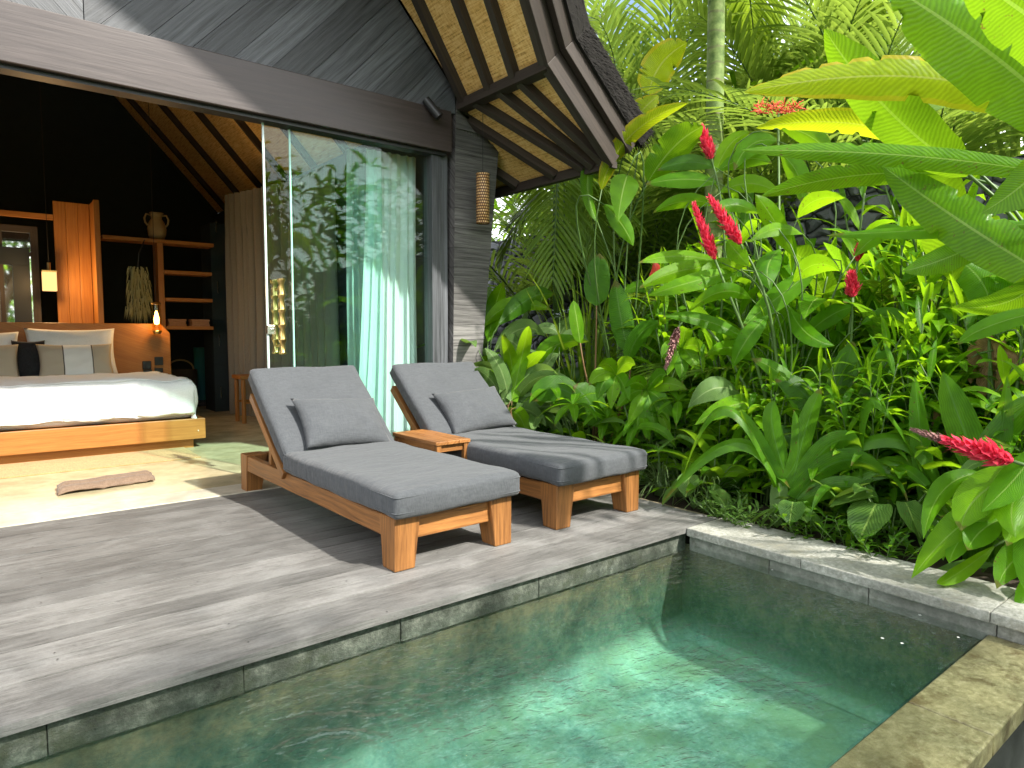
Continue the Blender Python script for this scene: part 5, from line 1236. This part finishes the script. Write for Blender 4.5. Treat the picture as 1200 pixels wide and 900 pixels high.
for c0, tips in (((758, 458), ((746, 514), (757, 516), (769, 511), (786, 513), (722, 480), (806, 457), (735, 500), (790, 490), (732, 455), (780, 440))), ((722, 440), ((690, 452), (700, 470), (716, 480), (738, 470), (700, 430), (745, 428))), ((800, 410), ((775, 420), (782, 440), (800, 450), (820, 436), (830, 415), (806, 385)))):
    for tx_, ty_ in tips:
        h.leaf([(c0[0], c0[1], 5.75), ((c0[0] + tx_) / 2 + h.R.uniform(-3, 3), (c0[1] + ty_) / 2 - 8, 5.65), (tx_, ty_, 5.6)], .13, 'gingerlit' if h.R.random() < .45 else 'ginger', h.R.uniform(-30, 30), 'lance', .2, .015, 0, 12, 6, stem=False)
    B_ = h.base; A_ = atd(c0[0], c0[1], 5.75); h.stm.tube([A_, A_ + (B_ - A_) * .5 + V((0, 0, .1)), B_], [.006, .01, .013], 6)
h.done()
# hanging palm frond by the column
fb, sb = MB(), MB()
base = gpos(655, 8.3); r_ = empty('areca_palm', base, 0, 'palm with a frond hanging down before the lava wall beside the column', 'palm'); inv = Matrix.Translation(base).inverted(); R_ = random.Random(4)
def fr_(p, dd, LL=.55, WW=.034, nl=26, droop=.5, ups=V((0, 0, 1))):
    P = [atd(*q_) for q_ in p]; c1 = P[1] * 2 - (P[0] + P[2]) * .5
    frond(fb, sb, [P[0] * (1 - t) ** 2 + c1 * 2 * t * (1 - t) + P[2] * t * t for t in [i / 14 for i in range(15)]], LL, WW, R_, nl, droop, up=ups)
vdir = (atd(640, 250, 1) - CAM).normalized() * -1
fr_([(655, 170, 7.6), (652, 235, 7.3), (648, 330, 7.1)], 0, .6, .034, 21, .5, vdir)
fr_([(660, 200, 7.8), (700, 215, 7.7), (745, 262, 7.5)], 0, .5, .034, 26, 1.2)
fr_([(650, 220, 7.9), (622, 240, 7.8), (590, 300, 7.7)], 0, .5, .036, 26, 1.0)
fr_([(665, 190, 8.0), (690, 240, 7.9), (700, 310, 7.7)], 0, .5, .03, 26, .9, vdir)
fr_([(655, 190, 8.2), (640, 150, 8.2), (610, 180, 8.0)], 0, .5, .034, 26, .7)
for p in ((655, 175, 7.7), (662, 200, 7.9), (650, 220, 7.9)): sb.tube([atd(*p), atd(p[0] - 2, 300, p[2] + .2), base], [.012, .018, .022], 6)
o = fb.build('foliage', GM['palm'], r_, smooth=True); o.matrix_parent_inverse = inv; o = sb.build('stems', GM['stem'], r_, smooth=True); o.matrix_parent_inverse = inv

# ------------------------------------------------------------------ the rest of the bed
PL = [  # prototype, column, distance, scale, turn, name, label, category
 ('ginger_v', 588, 7.2, 1.25, 1.0, 'shell_ginger', 'pale veined shell ginger nearest the charred column', 'ginger plant'),
 ('ginger_v', 618, 6.7, .85, 2.4, 'shell_ginger', 'low pale veined shell ginger between the column and the striped dracaena', 'ginger plant'),
 ('paddle_b', 662, 6.9, 1.1, 0.5, 'calathea', 'dark broad leaved calathea behind the second lounger pillow', 'calathea'),
 ('whorl', 690, 6.2, .95, 1.9, 'umbrella_plant', 'umbrella plant with leaf whorls right of the striped dracaena', 'umbrella plant'),
 ('whorl', 790, 5.9, .9, 3.1, 'umbrella_plant', 'umbrella plant with leaf whorls left of the two flower spikes', 'umbrella plant'),
 ('dwarf_palm', 600, 8.0, 1.5, 0.4, 'dwarf_palm', 'dark dwarf palm at the foot of the lava wall beside the column', 'palm'),
 ('ginger_a', 800, 7.2, 1.0, 1.2, 'green_ginger', 'tall green ginger clump left of the palm trunk', 'ginger plant'),
 ('ginger_a', 870, 6.9, 1.05, 2.0, 'green_ginger', 'tall green ginger clump at the foot of the palm trunk', 'ginger plant'),
 ('ginger_c', 845, 5.9, .85, 0.1, 'green_ginger', 'low green ginger under the two red flower spikes', 'ginger plant'),
 ('ginger_a', 930, 6.5, 1.05, 3.0, 'green_ginger', 'tall green ginger clump behind the ginger with two red spikes', 'ginger plant'),
 ('ginger_b', 1030, 5.9, 1.1, 0.9, 'green_ginger', 'bright green ginger clump below the heliconia leaves', 'ginger plant'),
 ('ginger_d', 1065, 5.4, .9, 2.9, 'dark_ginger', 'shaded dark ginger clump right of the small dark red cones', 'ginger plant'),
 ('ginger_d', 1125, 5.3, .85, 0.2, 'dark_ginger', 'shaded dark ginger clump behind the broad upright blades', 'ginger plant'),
 ('ginger_a', 1110, 6.2, 1.1, 5.2, 'green_ginger', 'tall green ginger clump behind the heliconia stems', 'ginger plant'),
 ('ginger_b', 1175, 5.5, 1.0, 4.1, 'green_ginger', 'bright green ginger clump at the right edge of the picture', 'ginger plant'),
 ('paddle_a', 905, 5.9, .95, 2.2, 'calathea', 'upright paddle leaved calathea behind the dark ribbed clump', 'calathea'),
 ('paddle_a', 1075, 5.9, 1.2, .7, 'calathea', 'tall paddle leaved calathea among shaded ginger right of the dark cones', 'calathea'),
 ('heliconia_a', 1010, 6.4, 1.05, 1.7, 'heliconia_clump', 'upright heliconia clump behind the small dark red cones', 'heliconia'),
 ('heliconia_a', 1150, 6.0, 1.15, 4.6, 'heliconia_clump', 'upright heliconia clump at the right behind the huge leaves', 'heliconia'),
 ('crinum_a', 855, 5.3, .9, .9, 'strap_lily', 'strap leaved lily behind the low ground cover at the coping corner', 'lily plant'),
 ('crinum_b', 1000, 4.85, .85, 2.1, 'strap_lily', 'strap leaved lily halfway along the coping', 'lily plant'),
 ('crinum_a', 1060, 5.1, .95, 4.0, 'strap_lily', 'strap leaved lily behind the arching leaf', 'lily plant'),
 ('tuft', 778, 5.35, 1.0, 0, 'grass_tuft', 'pale grassy tuft nearest the lounger foot', 'grass tuft'),
 ('tuft', 800, 5.35, .9, 1, 'grass_tuft', 'pale grassy tuft next to the deck corner leaves', 'grass tuft'),
 ('tuft', 757, 5.75, .8, 2, 'grass_tuft', 'small grassy tuft behind the lounger leg', 'grass tuft'),
 ('tuft', 838, 5.1, .95, 3, 'grass_tuft', 'grassy tuft between the deck corner and the strap lily', 'grass tuft'),
 ('heart', 818, 4.98, .85, .4, 'arum_plant', 'heart leaved arum at the deck corner', 'arum'),
 ('heart', 1055, 4.55, 1.15, 2.2, 'arum_plant', 'heart leaved arum left of the drooping ginger leaves', 'arum'),
 ('heart', 935, 4.55, .7, 4.0, 'arum_plant', 'small heart leaved arum under the cut pale leaf', 'arum'),
 ('sprigs', 866, 4.72, .95, 0, 'ground_cover_plant', 'low bushy ground cover plant at the corner of the coping', 'ground cover'),
 ('sprigs', 890, 4.62, .9, 1, 'ground_cover_plant', 'low bushy ground cover plant left of the cut pale leaf', 'ground cover'),
 ('sprigs', 848, 4.88, .8, 2, 'ground_cover_plant', 'low bushy ground cover plant beside the heart leaved arum at the deck', 'ground cover'),
 ('sprigs_d', 960, 4.5, .7, 3, 'ground_cover_plant', 'dark sparse ground cover plant right of the cut pale leaf', 'ground cover'),
 ('sprigs_d', 1010, 4.42, .7, 4, 'ground_cover_plant', 'dark sparse ground cover plant halfway along the coping', 'ground cover'),
 ('sprigs_d', 1050, 4.3, .6, 5, 'ground_cover_plant', 'dark sparse ground cover plant by the second heart leaved arum', 'ground cover'),
 ('ginger_n', 806, 6.5, 0.95, 0.3, 'narrow_ginger', 'narrow leaved bright ginger left of the palm trunk base', 'ginger plant'),
 ('ginger_m', 872, 6.1, 0.85, 1.3, 'narrow_ginger', 'narrow leaved ginger between the two red spikes and the dark ribbed clump', 'ginger plant'),
 ('ginger_n', 945, 6.1, 1.0, 2.3, 'narrow_ginger', 'narrow leaved bright ginger left of the small dark red cones', 'ginger plant'),
 ('ginger_m', 1010, 6.0, 0.95, 3.3, 'narrow_ginger', 'narrow leaved ginger right behind the small dark red cones', 'ginger plant'),
 ('ginger_n', 1060, 6.3, 1.05, 4.3, 'narrow_ginger', 'narrow leaved bright ginger below the tip of the wide heliconia blade', 'ginger plant'),
 ('ginger_m', 1125, 5.7, 0.95, 5.3, 'narrow_ginger', 'narrow leaved ginger in front of the yellow croton bush', 'ginger plant'),
 ('ginger_n', 1190, 5.7, 1.0, 0.8, 'narrow_ginger', 'narrow leaved bright ginger at the right edge above the dry banana leaves', 'ginger plant'),
 ('ginger_m', 742, 6.9, 0.7, 1.8, 'narrow_ginger', 'short narrow leaved ginger right of the tall paddle leaves', 'ginger plant'),
 ('ginger_n', 985, 7.0, 1.4, 2.8, 'narrow_ginger', 'tallest narrow leaved ginger hiding the wall under the dark heliconia leaf', 'ginger plant'),
 ('ginger_m', 1075, 6.7, 1.6, 3.8, 'narrow_ginger', 'very tall narrow leaved ginger hiding the wall under the crossing heliconia leaf', 'ginger plant'),
 ('ginger_n', 1150, 6.5, 1.4, 4.8, 'narrow_ginger', 'very tall narrow leaved ginger behind the croton bush', 'ginger plant'),
 ('ginger_m', 905, 7.1, 1.5, 5.8, 'narrow_ginger', 'very tall narrow leaved ginger right of the palm trunk under the orange flower head', 'ginger plant'),
 ('ginger_m', 1160, 5.0, 0.6, 2.2, 'narrow_ginger', 'low narrow leaved ginger behind the broad upright blades', 'ginger plant'),
 ('ginger_n', 900, 5.35, 0.55, 1.2, 'narrow_ginger', 'low narrow leaved ginger above the cut pale leaf', 'ginger plant'),
 ('ginger_m', 1040, 5.2, 0.6, 4.2, 'narrow_ginger', 'low narrow leaved ginger behind the arching strap leaf', 'ginger plant'),
 ('ginger_n', 1025, 5.0, 0.6, 0.9, 'narrow_ginger', 'low narrow leaved bright ginger left of the arching strap leaf peak', 'ginger plant'),
 ('ginger_n', 1185, 4.95, 0.62, 2.9, 'narrow_ginger', 'low narrow leaved bright ginger behind the red flower spike at the right', 'ginger plant'),
 ('ginger_n', 850, 5.6, 0.62, 1.9, 'narrow_ginger', 'low narrow leaved bright ginger below the two red flower spikes', 'ginger plant'),
 ('ginger_n', 1085, 5.3, 0.75, 0.4, 'narrow_ginger', 'mid height narrow leaved bright ginger behind the broad upright blades', 'ginger plant'),
 ('ginger_n', 970, 5.3, 0.7, 5.4, 'narrow_ginger', 'mid height narrow leaved bright ginger in front of the small dark red cones', 'ginger plant'),
 ('reed', 690, 7.3, 1.0, .3, 'reed_clump', 'tall reed clump of thin arching leaves below the roof corner', 'reeds'),
 ('reed', 762, 7.6, 1.0, 2.3, 'reed_clump', 'tall reed clump of thin arching leaves left of the palm trunk', 'reeds'),
 ('reed', 1085, 6.3, .95, 1.3, 'reed_clump', 'tall reed clump of thin leaves behind the heliconia stems at the right', 'reeds'),
 ('areca_a', 745, 8.3, 1.1, 1.5, 'areca_palm', 'areca palm against the lava wall under the roof corner', 'palm'),
 ('areca_a', 905, 7.4, 1.15, 2.5, 'areca_palm', 'areca palm against the lava wall right of the trunk', 'palm'),
 ('areca_a', 1040, 6.9, 1.15, 3.5, 'areca_palm', 'areca palm against the lava wall at the right', 'palm'),
]
for pr, px, d, s_, rz, nm, lab, cat in PL:
    thing_from(nm, PR[pr], gpos(px, d), rz, s_, lab, cat)
# white petals afloat
m = MB()
for k in range(5):
    a = k * 2 * pi / 5; leaf(m, (0, 0, .001), dirv(a, .12), .016, .011, .2, 'ovate', .2, 0, 4, 2)
pm_ = mesh_of(m, 'petal', mat_plain('white petal', (.8, .8, .76), .5, .3))
for (px, py_) in ((1034, 748), (1057, 754), (1123, 747), (1078, 721), (905, 668)):
    o = bpy.data.objects.new('floating_petal', pm_); col.objects.link(o); o.location = atz(px, py_, WL + .002); o.rotation_euler.z = random.random() * 6; o.scale = (random.uniform(.45, .7),) * 3
    tag(o, 'tiny white petal floating on the pool water by the coping', 'petal', 'white petals floating on the pool')
# lava stone wall and what grows behind it
b = MB()
for (x0, x1, y0, y1) in ((7.05, 7.5, -6, 12.6),):
    def wf(u, v): return V((x0 + .05 * noise.noise(V((u * 60, v * 9, 0))) + .03 * v, y0 + (y1 - y0) * u, -.15 + 2.95 * v + (.06 * noise.noise(V((u * 60, 3, 0))) if v == 1 else 0)))
    b.grid(wf, 160, 26); b.grid(lambda u, v: wf(u, 1) + V((.45 * v, 0, .01 * v)), 160, 2)
    b.grid(lambda u, v: V((x1 + .08, y0 + (y1 - y0) * (1 - u), -1.0 + 3.8 * v)), 20, 2)
tag(b.build('stone_wall', M['lava'], smooth=True), 'dry laid dark lava stone wall behind the garden plants', 'wall')
for px, d, s_, rz, z, lab in ((700, 9.6, 1.3, .2, 1.6, 'pale palm with long fronds above the wall beside the roof verge'), (745, 10.4, 1.5, 1.2, 2.0, 'pale palm with long fronds behind the wall left of the trunk'), (790, 9.2, 1.2, 2.2, 1.4, 'pale palm with fronds just left of the ringed trunk top'),
        (900, 9.3, 1.25, 3.0, 1.6, 'pale palm with fronds behind the wall right of the ringed trunk'), (985, 8.8, 1.25, 4.0, 1.8, 'pale palm with fronds behind the wall above the yellow leaf'), (1080, 8.6, 1.3, 5.0, 1.9, 'pale palm with fronds behind the wall at the top right'), (640, 11.0, 1.3, 5.5, 1.2, 'pale palm seen past the eave beside the lantern'), (715, 11.2, 1.6, .9, 3.0, 'tall pale palm in the gap between the roof verge and the trunk'), (775, 11.0, 1.5, 2.7, 3.2, 'tall pale palm just left of the trunk, its crown near the top of the picture'), (865, 11.5, 1.5, 3.7, 2.9, 'tall pale palm right of the trunk, its crown near the top of the picture'), (940, 10.6, 1.5, 4.5, 2.8, 'tall pale palm above the orange red flower head'), (1030, 10.4, 1.5, 1.1, 3.0, 'tall pale palm above the huge heliconia leaves')):
    p = gpos(px, d, -.9); r = thing_from('fan_palm' if False else 'feather_palm', PR['areca_b'], p, rz, s_, lab, 'palm')
    for ch in r.children: ch.location.z = (z + .9) / s_
    t_ = MB(); t_.tube([(0, 0, 0), (.03, .02, 1.2), (0, 0, z + .9 + .2)], [.1, .08, .06], 10); o = t_.build('trunk', GM['trunk'], r, smooth=True); o.scale = (1 / s_,) * 3
# ringed palm trunk with its crown above
tp = gpos(836, 7.35); tx = atd(832, 0, 7.35) - tp
r = empty('palm_tree', tp, 0, 'palm tree with a smooth ringed grey green trunk in the garden', 'palm')
b = MB(); pts = [(tx.x * t * .6, tx.y * t * .6, tx.z * 1.25 * t) for t in [i / 30 for i in range(31)]]; b.tube(pts, [.10 - .02 * i / 30 for i in range(31)], 18); b.build('trunk', GM['trunk'], r, smooth=True)
f_, s_ = MB(), MB(); R_ = random.Random(21); top = V(pts[-1])
for k in range(11):
    a = 2.4 * k + .4; c = curve(top, dirv(a, R_.uniform(.1, 1.2)), 2.9, 1.3, 16, 1.1); frond(f_, s_, c, .75, .045, R_, 44, .9, r0=.025)
f_.build('crown', GM['palm'], r, smooth=True); s_.build('frond_stems', GM['stem'], r, smooth=True)
# undergrowth and thickets that read as one mass
def thicket(name, N, fn, mats, seed, LL=(.25, .6), ratio=.26, n=5, up=.5, label=None, cat=None):
    R = random.Random(seed); b = MB(); kinds = ('lance', 'paddle', 'lance', 'strap')
    for k in range(N):
        p = fn(R); a = R.random() * 6.28; L_ = R.uniform(*LL)
        leaf(b, p, dirv(a, R.uniform(-.3, 1.3) * up + .1), L_, L_ * ratio * R.uniform(.6, 1.3), R.uniform(.5, 1.8), kinds[k % 4], .2, .02, n, 2, R.uniform(-.7, .7), R.randrange(len(mats)), R)
    o = b.build(name, [GM[m] for m in mats], smooth=True); tag(o, label, cat, kind='stuff'); return o
thicket('undergrowth', 2600, lambda R: V((4.15 + 2.1 * R.random(), -1.5 + 11.5 * R.random(), R.random() ** 1.6 * .6)), ('gingerlit', 'ginger', 'gingerlit', 'small'), 31, (.16, .42), .28, 5, .6, 'dark mixed undergrowth filling the bed between the plants', 'undergrowth')
def behind(R):
    y = -1 + 14 * R.random(); return V((7.6 + 3.4 * R.random(), y, -.5 + (4.9 + 1.2 * noise.noise(V((y * .8, 1, 0)))) * R.random() ** .75))
thicket('wall_thicket', 4600, behind, ('ginger', 'palm', 'dark', 'gingerlit', 'palm'), 32, (.35, .8), .13, 6, .8, 'green thicket rising behind the lava wall', 'thicket')
def side(R):
    return (lambda y: V((4.1 + 2.7 * R.random(), y, R.random() * (.25 - .36 * min(0, y + 1.2)))))(-5.5 + 5.4 * R.random())
thicket('side_thicket', 1500, side, ('ginger', 'gingerlit', 'dark', 'heliconia'), 33, (.4, .9), .24, 6, .7, 'garden thicket continuing along the coping beyond the picture', 'thicket')
def opp(R):
    x = -6 + 20 * R.random(); return V((x, -5.5 - 3.0 * R.random(), -.9 + (4.6 + (1.8 if x > 3 else 0) + 1.4 * noise.noise(V((x * .5, 2, 0)))) * R.random()))
thicket('opposite_thicket', 4200, opp, ('ginger', 'dark', 'palm', 'heliconia'), 34, (.45, 1.0), .24, 5, .7, 'garden thicket on the far side of the pool, seen in the glass', 'thicket')

r = empty('added_shade_tree', (.4, -3.0, -1.05), 0, 'spreading tree added out of view behind the viewer to dapple the pool with shade', 'tree')  # unseen tree, added only to throw dappled shade on the pool
R_ = random.Random(77); b = MB(); tips = []
b.tube([(0, 0, 0), (.1, .05, 1.6), (.3, .1, 3.0), (.7, .2, 4.0)], [.2, .17, .14, .10], 12)
for k in range(9):
    p0 = V((.5 + .1 * R_.random(), .15, 3.2 + .15 * k)); e_ = V((-2.6 + 7.0 * (k / 8), R_.uniform(-.6, .6), R_.uniform(5.2, 6.0)))
    pts = [p0.lerp(e_, q_ / 6) + V((0, 0, .5 * sin(pi * q_ / 6))) for q_ in range(7)]; b.tube(pts, [.07 - .009 * q_ for q_ in range(7)], 7); tips += pts[2:]
b.build('trunk', GM['cane'], r, smooth=True)
b = MB()
for k in range(5200):
    c_ = R_.choice(tips); p = c_ + V((R_.gauss(0, .55), R_.gauss(0, .5), R_.gauss(0, .28)))
    leaf(b, p, dirv(R_.random() * 6.28, R_.uniform(-.5, .6)), R_.uniform(.13, .22), R_.uniform(.055, .085), .6, 'lance', .2, .01, 4, 2, R_.uniform(-.8, .8), R_.randrange(2), R_)
b.build('crown', [GM['dark'], GM['ginger']], r, smooth=True)
